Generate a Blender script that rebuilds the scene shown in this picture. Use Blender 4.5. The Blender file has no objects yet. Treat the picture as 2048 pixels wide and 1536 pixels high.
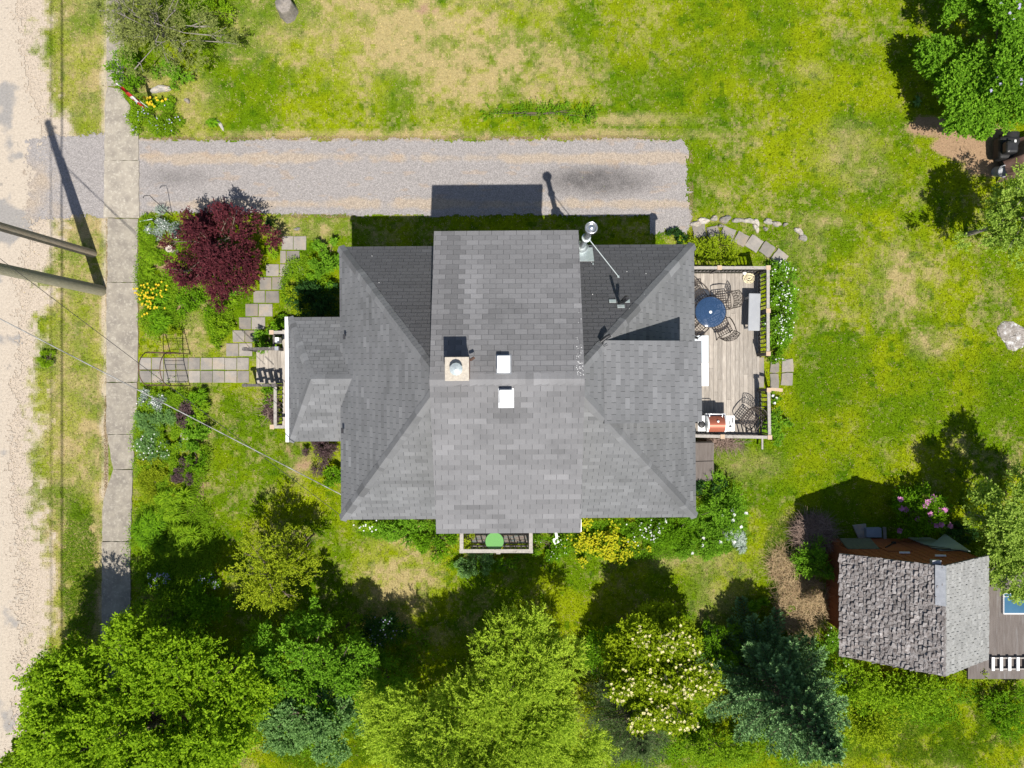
import bpy, math, random
import numpy as np
from mathutils import Vector, Matrix, Quaternion
R = math.radians
C = bpy.context.scene.collection
SC = bpy.context.scene
random.seed(7); rng = np.random.default_rng(7)

# ------------------------------------------------------------------ camera, light, exposure
H = 24.8; F = 1415.0
cam = bpy.data.cameras.new('camera'); cam.sensor_width = 36; cam.lens = 36*F/2048
cam.clip_start = 0.1; cam.clip_end = 2000
co = bpy.data.objects.new('camera', cam); C.objects.link(co); co.location = (0, 0, H); SC.camera = co
SUN_EL, SUN_AZ = R(63), R(166)                  # azimuth from +Y towards +X
sd = Vector((math.sin(SUN_AZ)*math.cos(SUN_EL), math.cos(SUN_AZ)*math.cos(SUN_EL), math.sin(SUN_EL)))
sl = bpy.data.lights.new('sun', 'SUN'); sl.energy = 5.0; sl.angle = R(0.53); sl.color = (1.0, 0.955, 0.88)
so = bpy.data.objects.new('sun', sl); C.objects.link(so); so.rotation_euler = sd.to_track_quat('Z', 'Y').to_euler()
so.location = sd*60
w = bpy.data.worlds.new('World'); SC.world = w; w.use_nodes = True
nt = w.node_tree; bg = nt.nodes['Background']
sky = nt.nodes.new('ShaderNodeTexSky'); sky.sky_type = 'NISHITA'; sky.sun_disc = False
sky.sun_elevation = SUN_EL; sky.sun_rotation = SUN_AZ
nt.links.new(sky.outputs[0], bg.inputs[0]); bg.inputs[1].default_value = 0.08
SC.view_settings.view_transform = 'Standard'; SC.view_settings.look = 'None'
SC.view_settings.exposure = 0.5; SC.view_settings.gamma = 1

# ------------------------------------------------------------------ helpers
def P(px, py, z=0.0):
    """real place of a point seen at photo pixel px, py when it stands z metres above the ground"""
    return Vector(((px-1024)/F*(H-z), (768-py)/F*(H-z), z))
G = H/F                                          # metres per photo pixel on the ground
def tag(o, label=None, cat=None, group=None, kind=None):
    if label: o['label'] = label
    if cat: o['category'] = cat
    if group: o['group'] = group
    if kind: o['kind'] = kind
    return o
def empty(name, loc=(0, 0, 0), label=None, cat=None, group=None, rz=0):
    o = bpy.data.objects.new(name, None); o.empty_display_size = .2; C.objects.link(o)
    o.location = loc; o.rotation_euler = (0, 0, rz)
    return tag(o, label, cat, group)
def wl(o):
    v = Vector((0, 0, 0))
    while o is not None: v += o.location; o = o.parent
    return v
def npmesh(name, V, Fc, mat, parent=None, v=None, c=None, smooth=False, local=False):
    """mesh from numpy arrays: V (n,3), Fc (m,k); v / c per-face value / colour"""
    V = np.asarray(V, dtype=np.float32); Fc = np.asarray(Fc, dtype=np.int32)
    if parent is not None and not local: V = V - np.array(wl(parent), dtype=np.float32)
    me = bpy.data.meshes.new(name)
    m, k = Fc.shape
    me.vertices.add(len(V)); me.vertices.foreach_set('co', V.ravel())
    me.loops.add(m*k); me.loops.foreach_set('vertex_index', Fc.ravel())
    me.polygons.add(m); me.polygons.foreach_set('loop_start', np.arange(0, m*k, k, dtype=np.int32))
    me.update(calc_edges=True)
    if v is not None:
        a = me.attributes.new('v', 'FLOAT', 'FACE'); a.data.foreach_set('value', np.asarray(v, dtype=np.float32))
    if c is not None:
        a = me.attributes.new('c', 'FLOAT_COLOR', 'FACE')
        cc = np.ones((m, 4), dtype=np.float32); cc[:, :3] = c; a.data.foreach_set('color', cc.ravel())
    if smooth: me.polygons.foreach_set('use_smooth', np.ones(m, dtype=bool))
    me.materials.append(mat)
    o = bpy.data.objects.new(name, me); C.objects.link(o)
    if parent is not None: o.parent = parent
    return o

class MB:
    def __init__(s): s.V = []; s.Fs = []; s.v = []; s.sm = []
    def add(s, vs, fs, v=0.5, sm=False):
        b = len(s.V); s.V += [tuple(x) for x in vs]
        for f in fs: s.Fs.append([b+i for i in f]); s.v.append(v); s.sm.append(sm)
    def box(s, c, size, rot=None, v=0.5, taper=1.0):
        x, y, z = [d/2 for d in size]
        vs = [Vector((sx*x*(taper if sz > 0 else 1), sy*y*(taper if sz > 0 else 1), sz*z)) for sz in (-1, 1) for sx, sy in ((-1, -1), (1, -1), (1, 1), (-1, 1))]
        if rot is not None:
            if isinstance(rot, (int, float)): rot = Matrix.Rotation(rot, 3, 'Z')
            vs = [rot @ q for q in vs]
        c = Vector(c)
        s.add([q+c for q in vs], [(3, 2, 1, 0), (4, 5, 6, 7), (0, 1, 5, 4), (1, 2, 6, 5), (2, 3, 7, 6), (3, 0, 4, 7)], v); return s
    def bbox(s, x0, x1, y0, y1, z0, z1, v=0.5):
        return s.box(((x0+x1)/2, (y0+y1)/2, (z0+z1)/2), (abs(x1-x0), abs(y1-y0), abs(z1-z0)), None, v)
    def bar(s, a, b, wd, ht, v=0.5):
        a = Vector(a); b = Vector(b); d = b-a; L = d.length
        if L < 1e-6: return s
        u = d/L; up = Vector((0, 0, 1))
        if abs(u.z) > .98: up = Vector((0, 1, 0))
        sde = u.cross(up).normalized(); up = sde.cross(u)
        M = Matrix((u, sde, up)).transposed()
        return s.box((a+b)/2, (L, wd, ht), M, v)
    def tube(s, pts, r, n=8, v=0.5, cap=True, closed=False):
        pts = [Vector(p) for p in pts]; m = len(pts)
        rs = r if isinstance(r, (list, tuple)) else [r]*m
        vs = []; prev = None
        for i, p in enumerate(pts):
            if closed: t = pts[(i+1) % m]-pts[i-1]
            else: t = pts[min(i+1, m-1)]-pts[max(i-1, 0)]
            t.normalize()
            a = prev if prev is not None else (Vector((0, 0, 1)) if abs(t.z) < .9 else Vector((1, 0, 0)))
            x = (a - t*a.dot(t)).normalized(); y = t.cross(x); prev = x
            for k in range(n):
                q = 2*math.pi*k/n; vs.append(p + (x*math.cos(q)+y*math.sin(q))*rs[i])
        fs = []
        for i in range(m if closed else m-1):
            for k in range(n):
                j = (i+1) % m
                fs.append((i*n+k, i*n+(k+1) % n, j*n+(k+1) % n, j*n+k))
        s.add(vs, fs, v, True)
        if cap and not closed:
            s.add(vs[:n], [tuple(range(n))[::-1]], v); s.add(vs[-n:], [tuple(range(n))], v)
        return s
    def lathe(s, c, prof, n=20, v=0.5, axis=None, ends=True):
        """prof: list of (r, z)"""
        c = Vector(c); vs = []
        M = axis.to_track_quat('Z', 'Y').to_matrix() if axis is not None else Matrix.Identity(3)
        for r, z in prof:
            for k in range(n):
                q = 2*math.pi*k/n; vs.append(c + M @ Vector((r*math.cos(q), r*math.sin(q), z)))
        fs = [(i*n+k, i*n+(k+1) % n, (i+1)*n+(k+1) % n, (i+1)*n+k) for i in range(len(prof)-1) for k in range(n)]
        s.add(vs, fs, v, True)
        if not ends: return s
        if prof[0][0] > 1e-4: s.add(vs[:n], [tuple(range(n))[::-1]], v)
        if prof[-1][0] > 1e-4: s.add(vs[-n:], [tuple(range(n))], v)
        return s
    def prism(s, poly, z0, z1, v=0.5):
        n = len(poly); A = sum(poly[i][0]*poly[(i+1) % n][1]-poly[(i+1) % n][0]*poly[i][1] for i in range(n))
        if A < 0: poly = poly[::-1]
        vs = [(p[0], p[1], z0) for p in poly]+[(p[0], p[1], z1) for p in poly]
        fs = [tuple(range(n))[::-1], tuple(range(n, 2*n))]+[(i, (i+1) % n, n+(i+1) % n, n+i) for i in range(n)]
        s.add(vs, fs, v); return s
    def poly(s, pts, v=0.5): s.add(pts, [tuple(range(len(pts)))], v); return s
    def slab(s, pts, th, v=0.5):
        """coplanar 3D polygon extruded down by th along its normal"""
        pts = [Vector(p) for p in pts]; n = len(pts)
        nn = Vector((0, 0, 0))
        for i in range(n): nn += pts[i].cross(pts[(i+1) % n])
        nn.normalize()
        if nn.z < 0: pts = pts[::-1]; nn = -nn
        lo = [p-nn*th for p in pts]
        s.add(pts+lo, [tuple(range(n)), tuple(range(n, 2*n))[::-1]]+[(i, n+i, n+(i+1) % n, (i+1) % n) for i in range(n)], v); return s
    def build(s, name, mat, parent=None, local=False, bevel=0, label=None):
        off = wl(parent) if (parent is not None and not local) else Vector((0, 0, 0))
        me = bpy.data.meshes.new(name)
        me.from_pydata([(p[0]-off.x, p[1]-off.y, p[2]-off.z) for p in s.V], [], s.Fs)
        a = me.attributes.new('v', 'FLOAT', 'FACE'); a.data.foreach_set('value', np.array(s.v, dtype=np.float32))
        me.polygons.foreach_set('use_smooth', np.array(s.sm, dtype=bool))
        me.materials.append(mat); me.update()
        o = bpy.data.objects.new(name, me); C.objects.link(o)
        if parent is not None: o.parent = parent
        if bevel:
            b = o.modifiers.new('bevel', 'BEVEL'); b.width = bevel; b.segments = 2; b.limit_method = 'ANGLE'
        if label: o['label'] = label
        return o
def copy_tree(o, parent=None):
    c = o.copy(); C.objects.link(c); c.parent = parent
    for ch in list(o.children): copy_tree(ch, c)
    return c

# ------------------------------------------------------------------ numpy noise
def vnoise(x, y, scale, seed):
    g = np.random.default_rng(seed).random((257, 257))
    u = x/scale+1000.0; t = y/scale+1000.0
    iu = np.floor(u).astype(int); it = np.floor(t).astype(int); fu = u-iu; ft = t-it
    fu = fu*fu*(3-2*fu); ft = ft*ft*(3-2*ft)
    a = g[iu % 256, it % 256]; b = g[(iu+1) % 256, it % 256]; c = g[iu % 256, (it+1) % 256]; d = g[(iu+1) % 256, (it+1) % 256]
    return (a*(1-fu)+b*fu)*(1-ft)+(c*(1-fu)+d*fu)*ft
def fbm(x, y, scale, seed, oc=4):
    s = 0; a = 1; t = 0
    for i in range(oc): s = s+a*vnoise(x, y, scale/2**i, seed+i); t += a; a *= .55
    return s/t

# ------------------------------------------------------------------ materials
def lin(r, g, b):
    f = lambda c: (c/12.92 if c <= .04045 else ((c+.055)/1.055)**2.4)
    return (f(r/255), f(g/255), f(b/255), 1)
def mat(name, c1, c2=None, scale=6, rough=.85, bump=.0, bscale=40, metal=0, use_v=None, c3=None, c3s=1.5, c3t=(.55, .7), stretch=None, detail=6, spec=.3, coat=0):
    """procedural surface: noise mix of c1 and c2, third colour in blotches, optional per-face value mix (use_v)"""
    m = bpy.data.materials.new(name); m.use_nodes = True; t = m.node_tree; N = t.nodes; L = t.links
    b = N['Principled BSDF']; b.inputs['Roughness'].default_value = rough; b.inputs['Metallic'].default_value = metal
    b.inputs['Specular IOR Level'].default_value = spec
    if coat: b.inputs['Coat Weight'].default_value = coat
    tc = N.new('ShaderNodeTexCoord'); src = tc.outputs['Object']
    if stretch:
        mp = N.new('ShaderNodeMapping'); mp.inputs['Scale'].default_value = stretch; L.new(src, mp.inputs[0]); src = mp.outputs[0]
    def noise(s, d=detail):
        n = N.new('ShaderNodeTexNoise'); n.inputs['Scale'].default_value = s; n.inputs['Detail'].default_value = d
        n.inputs['Roughness'].default_value = .65; L.new(src, n.inputs['Vector']); return n.outputs['Fac']
    def ramp(f, lo, hi):
        r = N.new('ShaderNodeMapRange'); r.inputs[1].default_value = lo; r.inputs[2].default_value = hi; L.new(f, r.inputs[0]); return r.outputs[0]
    def mix(f, a, c):
        x = N.new('ShaderNodeMix'); x.data_type = 'RGBA'
        L.new(f, x.inputs[0])
        for s_, i in ((a, 6), (c, 7)):
            if isinstance(s_, tuple): x.inputs[i].default_value = s_ if len(s_) == 4 else (*s_, 1)
            else: L.new(s_, x.inputs[i])
        return x.outputs[2]
    col = c1
    if c2 is not None: col = mix(ramp(noise(scale), .35, .65), c1, c2)
    if c3 is not None: col = mix(ramp(noise(c3s), *c3t), col, c3)
    if use_v is not None:
        at = N.new('ShaderNodeAttribute'); at.attribute_name = 'v'
        mr = N.new('ShaderNodeMapRange'); mr.inputs[3].default_value = use_v[0]; mr.inputs[4].default_value = use_v[1]; L.new(at.outputs['Fac'], mr.inputs[0])
        x = N.new('ShaderNodeMix'); x.data_type = 'RGBA'; x.blend_type = 'MULTIPLY'; x.inputs[0].default_value = 1
        if isinstance(col, tuple): x.inputs[6].default_value = col
        else: L.new(col, x.inputs[6])
        cb = N.new('ShaderNodeCombineColor'); [L.new(mr.outputs[0], cb.inputs[i]) for i in range(3)]
        L.new(cb.outputs[0], x.inputs[7]); col = x.outputs[2]
    if isinstance(col, tuple): b.inputs['Base Color'].default_value = col
    else: L.new(col, b.inputs['Base Color'])
    if bump:
        bp = N.new('ShaderNodeBump'); bp.inputs['Strength'].default_value = bump; bp.inputs['Distance'].default_value = .02
        L.new(noise(bscale, 4), bp.inputs['Height']); L.new(bp.outputs[0], b.inputs['Normal'])
    return m
def leafmat(name, dark, light, trans=.45, rough=.6, spec=.06):
    """leaf: per-leaf value v picks between two colours, light passes through the blade"""
    m = bpy.data.materials.new(name); m.use_nodes = True; t = m.node_tree; N = t.nodes; L = t.links
    b = N['Principled BSDF']; out = N['Material Output']
    b.inputs['Roughness'].default_value = rough; b.inputs['Specular IOR Level'].default_value = spec
    at = N.new('ShaderNodeAttribute'); at.attribute_name = 'v'
    x = N.new('ShaderNodeMix'); x.data_type = 'RGBA'; L.new(at.outputs['Fac'], x.inputs[0])
    x.inputs[6].default_value = (*dark[:3], 1); x.inputs[7].default_value = (*light[:3], 1)
    L.new(x.outputs[2], b.inputs['Base Color'])
    tr = N.new('ShaderNodeBsdfTranslucent'); L.new(x.outputs[2], tr.inputs[0])
    ms = N.new('ShaderNodeMixShader'); ms.inputs[0].default_value = trans
    L.new(b.outputs[0], ms.inputs[1]); L.new(tr.outputs[0], ms.inputs[2]); L.new(ms.outputs[0], out.inputs[0])
    return m
def colmat(name, fine=True, rough=.9, bump=.5, bscale=25, lo=.55, hi=1.4, s=30, trans=0):
    """surface whose real colour is stored in attribute c, broken up by fine noise"""
    m = bpy.data.materials.new(name); m.use_nodes = True; t = m.node_tree; N = t.nodes; L = t.links
    b = N['Principled BSDF']; b.inputs['Roughness'].default_value = rough; b.inputs['Specular IOR Level'].default_value = .02
    at = N.new('ShaderNodeAttribute'); at.attribute_name = 'c'; col = at.outputs['Color']
    if fine:
        tc = N.new('ShaderNodeTexCoord')
        n = N.new('ShaderNodeTexNoise'); n.inputs['Scale'].default_value = s; n.inputs['Detail'].default_value = 8; n.inputs['Roughness'].default_value = .75
        L.new(tc.outputs['Object'], n.inputs['Vector'])
        mr = N.new('ShaderNodeMapRange'); mr.inputs[1].default_value = .3; mr.inputs[2].default_value = .7; mr.inputs[3].default_value = lo; mr.inputs[4].default_value = hi
        L.new(n.outputs['Fac'], mr.inputs[0])
        cb = N.new('ShaderNodeCombineColor'); [L.new(mr.outputs[0], cb.inputs[i]) for i in range(3)]
        x = N.new('ShaderNodeMix'); x.data_type = 'RGBA'; x.blend_type = 'MULTIPLY'; x.inputs[0].default_value = 1
        L.new(col, x.inputs[6]); L.new(cb.outputs[0], x.inputs[7]); col = x.outputs[2]
        if bump:
            bp = N.new('ShaderNodeBump'); bp.inputs['Strength'].default_value = bump; bp.inputs['Distance'].default_value = .03
            n2 = N.new('ShaderNodeTexNoise'); n2.inputs['Scale'].default_value = bscale; n2.inputs['Detail'].default_value = 5
            L.new(tc.outputs['Object'], n2.inputs['Vector']); L.new(n2.outputs['Fac'], bp.inputs['Height']); L.new(bp.outputs[0], b.inputs['Normal'])
    L.new(col, b.inputs['Base Color'])
    if trans:
        tr = N.new('ShaderNodeBsdfTranslucent'); L.new(col, tr.inputs[0])
        ms = N.new('ShaderNodeMixShader'); ms.inputs[0].default_value = trans
        L.new(b.outputs[0], ms.inputs[1]); L.new(tr.outputs[0], ms.inputs[2]); L.new(ms.outputs[0], N['Material Output'].inputs[0])
    return m
M = {}
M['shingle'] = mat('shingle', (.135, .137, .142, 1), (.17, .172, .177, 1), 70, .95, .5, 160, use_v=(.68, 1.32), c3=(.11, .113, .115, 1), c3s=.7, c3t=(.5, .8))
M['shingle_shaded'] = mat('shingle_shaded', (.075, .075, .08, 1), (.105, .105, .11, 1), 70, .95, .5, 160, use_v=(.75, 1.2))  # darker shingle copy, shade of the front slopes put into its colour
M['shingle_upper'] = mat('shingle_upper', (.155, .153, .157, 1), (.19, .188, .192, 1), 70, .95, .5, 160, use_v=(.70, 1.30), c3=(.125, .124, .127, 1), c3s=.8, c3t=(.5, .8))
M['felt'] = mat('felt', (.03, .03, .033, 1), (.045, .045, .05, 1), 20, .95)
M['old_shingle'] = mat('old_shingle', (.155, .135, .128, 1), (.29, .275, .27, 1), 9, .95, .8, 60, use_v=(.5, 1.5), c3=(.10, .083, .078, 1), c3s=14, c3t=(.5, .62))
M['old_shingle_pale'] = mat('old_shingle_pale', (.23, .23, .22, 1), (.30, .30, .29, 1), 9, .95, .8, 60, use_v=(.7, 1.25), c3=(.25, .24, .22, 1), c3s=10, c3t=(.55, .75))
M['white'] = mat('white_paint', (.78, .78, .77, 1), (.70, .70, .69, 1), 5, .5, c3=(.5, .5, .48, 1), c3s=3, c3t=(.68, .9))
M['white_metal'] = mat('white_metal', (.83, .83, .82, 1), (.78, .78, .77, 1), 3, .35)
M['siding'] = mat('siding', (.62, .62, .58, 1), (.56, .56, .52, 1), 2, .7)
M['steel'] = mat('steel', (.62, .63, .64, 1), (.5, .51, .52, 1), 12, .28, metal=.9)
M['dull_steel'] = mat('dull_steel', (.36, .37, .39, 1), (.28, .29, .31, 1), 8, .5, metal=.5)
M['galv'] = mat('galvanised', (.55, .60, .60, 1), (.42, .47, .48, 1), 10, .45, metal=.35)
M['concrete'] = mat('concrete', (.33, .295, .24, 1), (.215, .19, .16, 1), 2.2, .95, .7, 50, c3=(.42, .385, .32, 1), c3s=11, c3t=(.52, .72), use_v=(.8, 1.1))
M['cap_concrete'] = mat('cap_concrete', (.48, .43, .36, 1), (.36, .32, .27, 1), 18, .95, .6, 60)
M['brick'] = mat('brick', (.22, .08, .05, 1), (.30, .13, .09, 1), 12, .9, .4)
M['paver'] = mat('paver', (.26, .235, .205, 1), (.19, .175, .16, 1), 3.5, .95, .5, 50, use_v=(.75, 1.2), c3=(.31, .25, .185, 1), c3s=1.8, c3t=(.5, .75))
M['stone'] = mat('stone', (.38, .345, .295, 1), (.25, .24, .225, 1), 7, .9, .8, 18, use_v=(.6, 1.3), c3=(.42, .33, .24, 1), c3s=4, c3t=(.5, .7))
M['deckwood'] = mat('deckwood', (.34, .30, .255, 1), (.27, .24, .21, 1), 5, .85, .5, 30, use_v=(.82, 1.14), stretch=(6, .8, 6), c3=(.42, .38, .33, 1), c3s=3, c3t=(.48, .7))
M['railwood'] = mat('railwood', (.36, .33, .295, 1), (.27, .25, .23, 1), 14, .85, .5, 30, c3=(.14, .12, .11, 1), c3s=9, c3t=(.58, .68))
M['newwood'] = mat('newwood', (.46, .34, .24, 1), (.40, .30, .21, 1), 10, .8)
M['darkwood'] = mat('darkwood', (.07, .062, .058, 1), (.13, .118, .108, 1), 16, .85, .5, 30, c3=(.3, .28, .26, 1), c3s=12, c3t=(.58, .68))
M['mossywood'] = mat('mossywood', (.10, .075, .06, 1), (.20, .17, .15, 1), 12, .9, .5, 30, stretch=(1, 5, 5), c3=(.09, .12, .12, 1), c3s=4, c3t=(.5, .6))
M['polewood'] = mat('polewood', (.36, .30, .22, 1), (.24, .19, .14, 1), 10, .9, .8, 20, stretch=(5, 5, .5), c3=(.36, .32, .26, 1), c3s=5, c3t=(.5, .7))
M['greenpole'] = mat('greenpole', (.33, .30, .21, 1), (.19, .18, .12, 1), 10, .9, .8, 20, stretch=(5, 5, .5), c3=(.30, .29, .22, 1), c3s=5, c3t=(.5, .7))
M['bark'] = mat('bark', (.16, .12, .09, 1), (.09, .07, .055, 1), 14, .95, .8, 20)
M['greybark'] = mat('greybark', (.28, .25, .22, 1), (.17, .15, .13, 1), 14, .95, .8, 20)
M['rust'] = mat('rust', (.13, .065, .045, 1), (.07, .045, .035, 1), 20, .8)
M['black'] = mat('black_metal', (.018, .018, .02, 1), (.03, .03, .032, 1), 8, .4)
M['black_matte'] = mat('black_plastic', (.012, .012, .013, 1), (.02, .02, .02, 1), 8, .6)
M['bronze'] = mat('cast_metal', (.045, .035, .03, 1), (.07, .055, .045, 1), 15, .45, metal=.3)
M['grey_plastic'] = mat('grey_plastic', (.27, .28, .30, 1), (.31, .32, .335, 1), 3, .55)
M['copper'] = mat('copper_enamel', (.36, .115, .07, 1), (.33, .10, .06, 1), 3, .38, metal=.25)
M['redwall'] = mat('red_stain', (.26, .078, .03, 1), (.18, .055, .022, 1), 7, .85, .4, 30, stretch=(6, 6, .7))
M['wire'] = mat('wire', (.03, .03, .03, 1), None)
M['service'] = mat('service_cable', (.36, .355, .34, 1), (.10, .095, .09, 1), 3.2, .6, stretch=(1, 1, 1))
M['tarp'] = mat('tarp', (.15, .085, .07, 1), (.21, .13, .11, 1), 3, .4, .4, 8)
M['ash'] = mat('ash', (.33, .30, .27, 1), (.16, .14, .12, 1), 14, .95, .9, 30, c3=(.55, .54, .53, 1), c3s=5, c3t=(.5, .62))
M['red'] = mat('flag_red', (.60, .05, .035, 1), (.52, .04, .03, 1), 4, .7)
M['flagwhite'] = mat('flag_white', (.75, .75, .76, 1), None, rough=.7)
M['straw'] = mat('straw', (.42, .32, .21, 1), (.27, .19, .13, 1), 9, .9, use_v=(.5, 1.4))
M['flatroof'] = mat('flat_roof', (.11, .092, .082, 1), (.15, .13, .118, 1), 3, .9, .4, 40, stretch=(5, .6, 1), c3=(.18, .17, .165, 1), c3s=1.2, c3t=(.55, .7))
M['bluepane'] = mat('blue_pane', (.035, .10, .17, 1), (.05, .13, .21, 1), 1.5, .12, spec=.6)
M['darkpane'] = mat('dark_pane', (.03, .035, .04, 1), (.05, .055, .06, 1), 2, .15, spec=.6)
M['palegreen'] = mat('pale_green_panel', (.30, .36, .32, 1), (.24, .30, .27, 1), 4, .5)
M['slate'] = mat('slate_slab', (.24, .29, .36, 1), (.20, .25, .31, 1), 5, .6)
def glass(name, col, r=.05, tr=.75):
    m = bpy.data.materials.new(name); m.use_nodes = True; N = m.node_tree.nodes; b = N['Principled BSDF']
    b.inputs['Base Color'].default_value = (*col, 1); b.inputs['Roughness'].default_value = r
    t = N.new('ShaderNodeBsdfTransparent'); t.inputs[0].default_value = (*[min(1, c*1.0+.45) for c in col], 1)
    ms = N.new('ShaderNodeMixShader'); ms.inputs[0].default_value = tr
    m.node_tree.links.new(b.outputs[0], ms.inputs[1]); m.node_tree.links.new(t.outputs[0], ms.inputs[2])
    m.node_tree.links.new(ms.outputs[0], N['Material Output'].inputs[0]); return m
M['blueglass'] = glass('blue_glass', (.06, .13, .26), .1, .68)
M['greenglass'] = glass('green_glass', (.14, .34, .10), .12, .2)
# ------------------------------------------------------------------ the ground and what is laid on it
def gx(X): return 1024+X/G
def gy(Y): return 768-Y/G
def ell(x, y, cx, cy, rx, ry, soft=.5, rot=0):
    dx = x-cx; dy = y-cy
    if rot: c_, s_ = math.cos(R(rot)), math.sin(R(rot)); dx, dy = dx*c_+dy*s_, -dx*s_+dy*c_
    d = np.sqrt((dx/rx)**2+(dy/ry)**2)
    return np.clip((1+soft-d)/(2*soft), 0, 1)
def sm(a, lo, hi):
    t = np.clip((a-lo)/(hi-lo), 0, 1); return t*t*(3-2*t)
YS = [-600, 0, 120, 180, 235, 262, 300, 420, 445, 560, 800, 1000, 1200, 1400, 1536, 2200]
XS = [34, 36, 44, 52, 74, 90, 100, 90, 62, 42, 26, 24, 44, 36, 12, 10]
def road_edge(py): return np.interp(py, YS, XS)
DRY = [(830, 60, 190, 100, .9), (950, 130, 150, 70, .75), (600, 70, 130, 60, .45), (1085, 100, 45, 90, .6), (870, 20, 90, 30, .5), (1290, 238, 90, 11, .95), (1250, 268, 160, 9, .9),
       (700, 270, 420, 8, .8), (330, 265, 70, 12, .6), (380, 215, 50, 50, .6), (320, 165, 60, 22, .7), (1690, 300, 60, 45, .55), (1720, 350, 60, 20, .5), (1790, 560, 70, 60, .4), (1820, 590, 14, 30, .7), (1870, 690, 45, 25, .5),
       (1620, 150, 30, 25, .35), (1640, 440, 50, 14, .6), (1610, 480, 35, 40, .5), (1460, 700, 10, 10, 0), (800, 1140, 62, 75, .75), (850, 1040, 50, 20, .4), (1500, 930, 60, 25, .5), (1390, 1120, 90, 22, .6), (1440, 1190, 50, 60, .45),
       (1570, 1080, 30, 40, .5), (395, 640, 45, 60, .45), (410, 690, 40, 14, .5), (600, 455, 80, 18, .45), (1640, 1480, 60, 60, .3), (1820, 1470, 30, 30, .3), (1880, 1520, 40, 20, .4), (600, 930, 30, 20, .4), (410, 880, 15, 60, .5)]
SOIL = [(1950, 285, 85, 42, 1), (1880, 255, 60, 26, .8), (1985, 330, 60, 24, .7), (1800, 300, 55, 16, .45), (1850, 345, 60, 20, .4), (855, 18, 30, 14, .5), (375, 960, 40, 90, .55), (330, 560, 60, 150, .5), (610, 900, 50, 50, .5), (1440, 880, 50, 14, .6)]
LUSH = [(1080, 222, 140, 12, .9), (940, 222, 60, 8, .5), (1400, 380, 60, 60, .5), (1300, 130, 200, 120, .45), (800, 170, 60, 30, .3), (820, 225, 120, 30, .4), (1660, 760, 60, 70, .6), (1600, 640, 60, 120, .3), (1980, 760, 70, 60, .4), (700, 1200, 80, 40, .3),
        (480, 830, 60, 60, .4), (92, 715, 17, 20, 1), (160, 1010, 25, 40, .8), (150, 1150, 30, 60, .6), (1480, 1330, 60, 80, .2), (1750, 1460, 160, 60, .5), (120, 330, 10, 10, 0)]
def pebbles(X, Y): return fbm(X, Y, .12, 91, 2)
def ground_colour(X, Y, fine=True):
    px, py = gx(X), gy(Y)
    n1 = fbm(X, Y, 2.6, 11, 5); n2 = fbm(X, Y, .75, 21, 4); n3 = fbm(X, Y, .22, 31, 3)
    n4 = vnoise(X, Y, .075, 37)
    dry = np.clip((n1-.52)*1.1+(n2-.5)*1.0+(n3-.5)*1.1+(n4-.5)*.6+.02-.16*sm(px, 1150, 1420)-.10*(py > 1000), 0, 1)
    d2 = np.zeros_like(X)
    for cx, cy, rx, ry, s in DRY: d2 = np.maximum(d2, s*ell(px, py, cx, cy, rx, ry, .6))
    dry = np.clip(dry+d2*np.clip(.72+(n2-.5)*1.6+(n3-.5)*1.5, 0, 1.2), 0, .95)
    soil = np.zeros_like(X)
    for cx, cy, rx, ry, s in SOIL: soil = np.maximum(soil, s*ell(px, py, cx, cy, rx, ry, .35))
    soil = sm(soil+(n2-.5)*.8+(n3-.5)*.5, .35, .7)
    lush = np.zeros_like(X)
    for cx, cy, rx, ry, s in LUSH: lush = np.maximum(lush, s*ell(px, py, cx, cy, rx, ry, .6))
    lush = np.clip(lush+(n1-.5)*-.6, 0, 1)
    dry = dry*(1-.8*lush)
    verge = (px < 215)*1.0
    re = road_edge(py)
    sandy = verge*sm(1.15-(px-re)/85+(n2-.5)*1.1*(px > re+8)+(n3-.5)*.8*(px > re+8), .25, .85)
    sandy = np.maximum(sandy, verge*sm((px-185)/22+(n2-.5)*1.4, .7, 1.3)*.8)
    dry = np.clip(dry+verge*(.34+(n2-.5)*.9)*(1-lush), 0, 1)
    A = np.array([.122, .208, .004]); B = np.array([.24, .298, .005]); D = np.array([.052, .132, .003])
    S = np.array([.43, .345, .16]); SO = np.array([.27, .18, .11]); SA = np.array([.385, .325, .26])
    mixn = sm(fbm(X, Y, 1.3, 41, 4), .3, .7)[..., None]
    c = A*(1-mixn)+B*mixn
    pk = sm(fbm(X, Y, .35, 51, 3), .60, .8)[..., None]*.7; c = c*(1-pk)+D*pk
    c = c*(1-lush[..., None]*.45)+D*lush[..., None]*.45
    c = c*(1-dry[..., None])+S*dry[..., None]
    c = c*(1-soil[..., None])+SO*soil[..., None]
    c = c*(1-sandy[..., None])+SA*sandy[..., None]
    return c, dry, np.maximum(soil, sandy)
xs = np.concatenate([[-600, -250, -100, -50, -30, -22], np.arange(-19.2, 19.21, .08), [22, 30, 50, 100, 250, 600]])
ys = np.concatenate([[-600, -250, -100, -50, -30, -18], np.arange(-14.8, 14.81, .08), [18, 30, 50, 100, 250, 600]])
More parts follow.
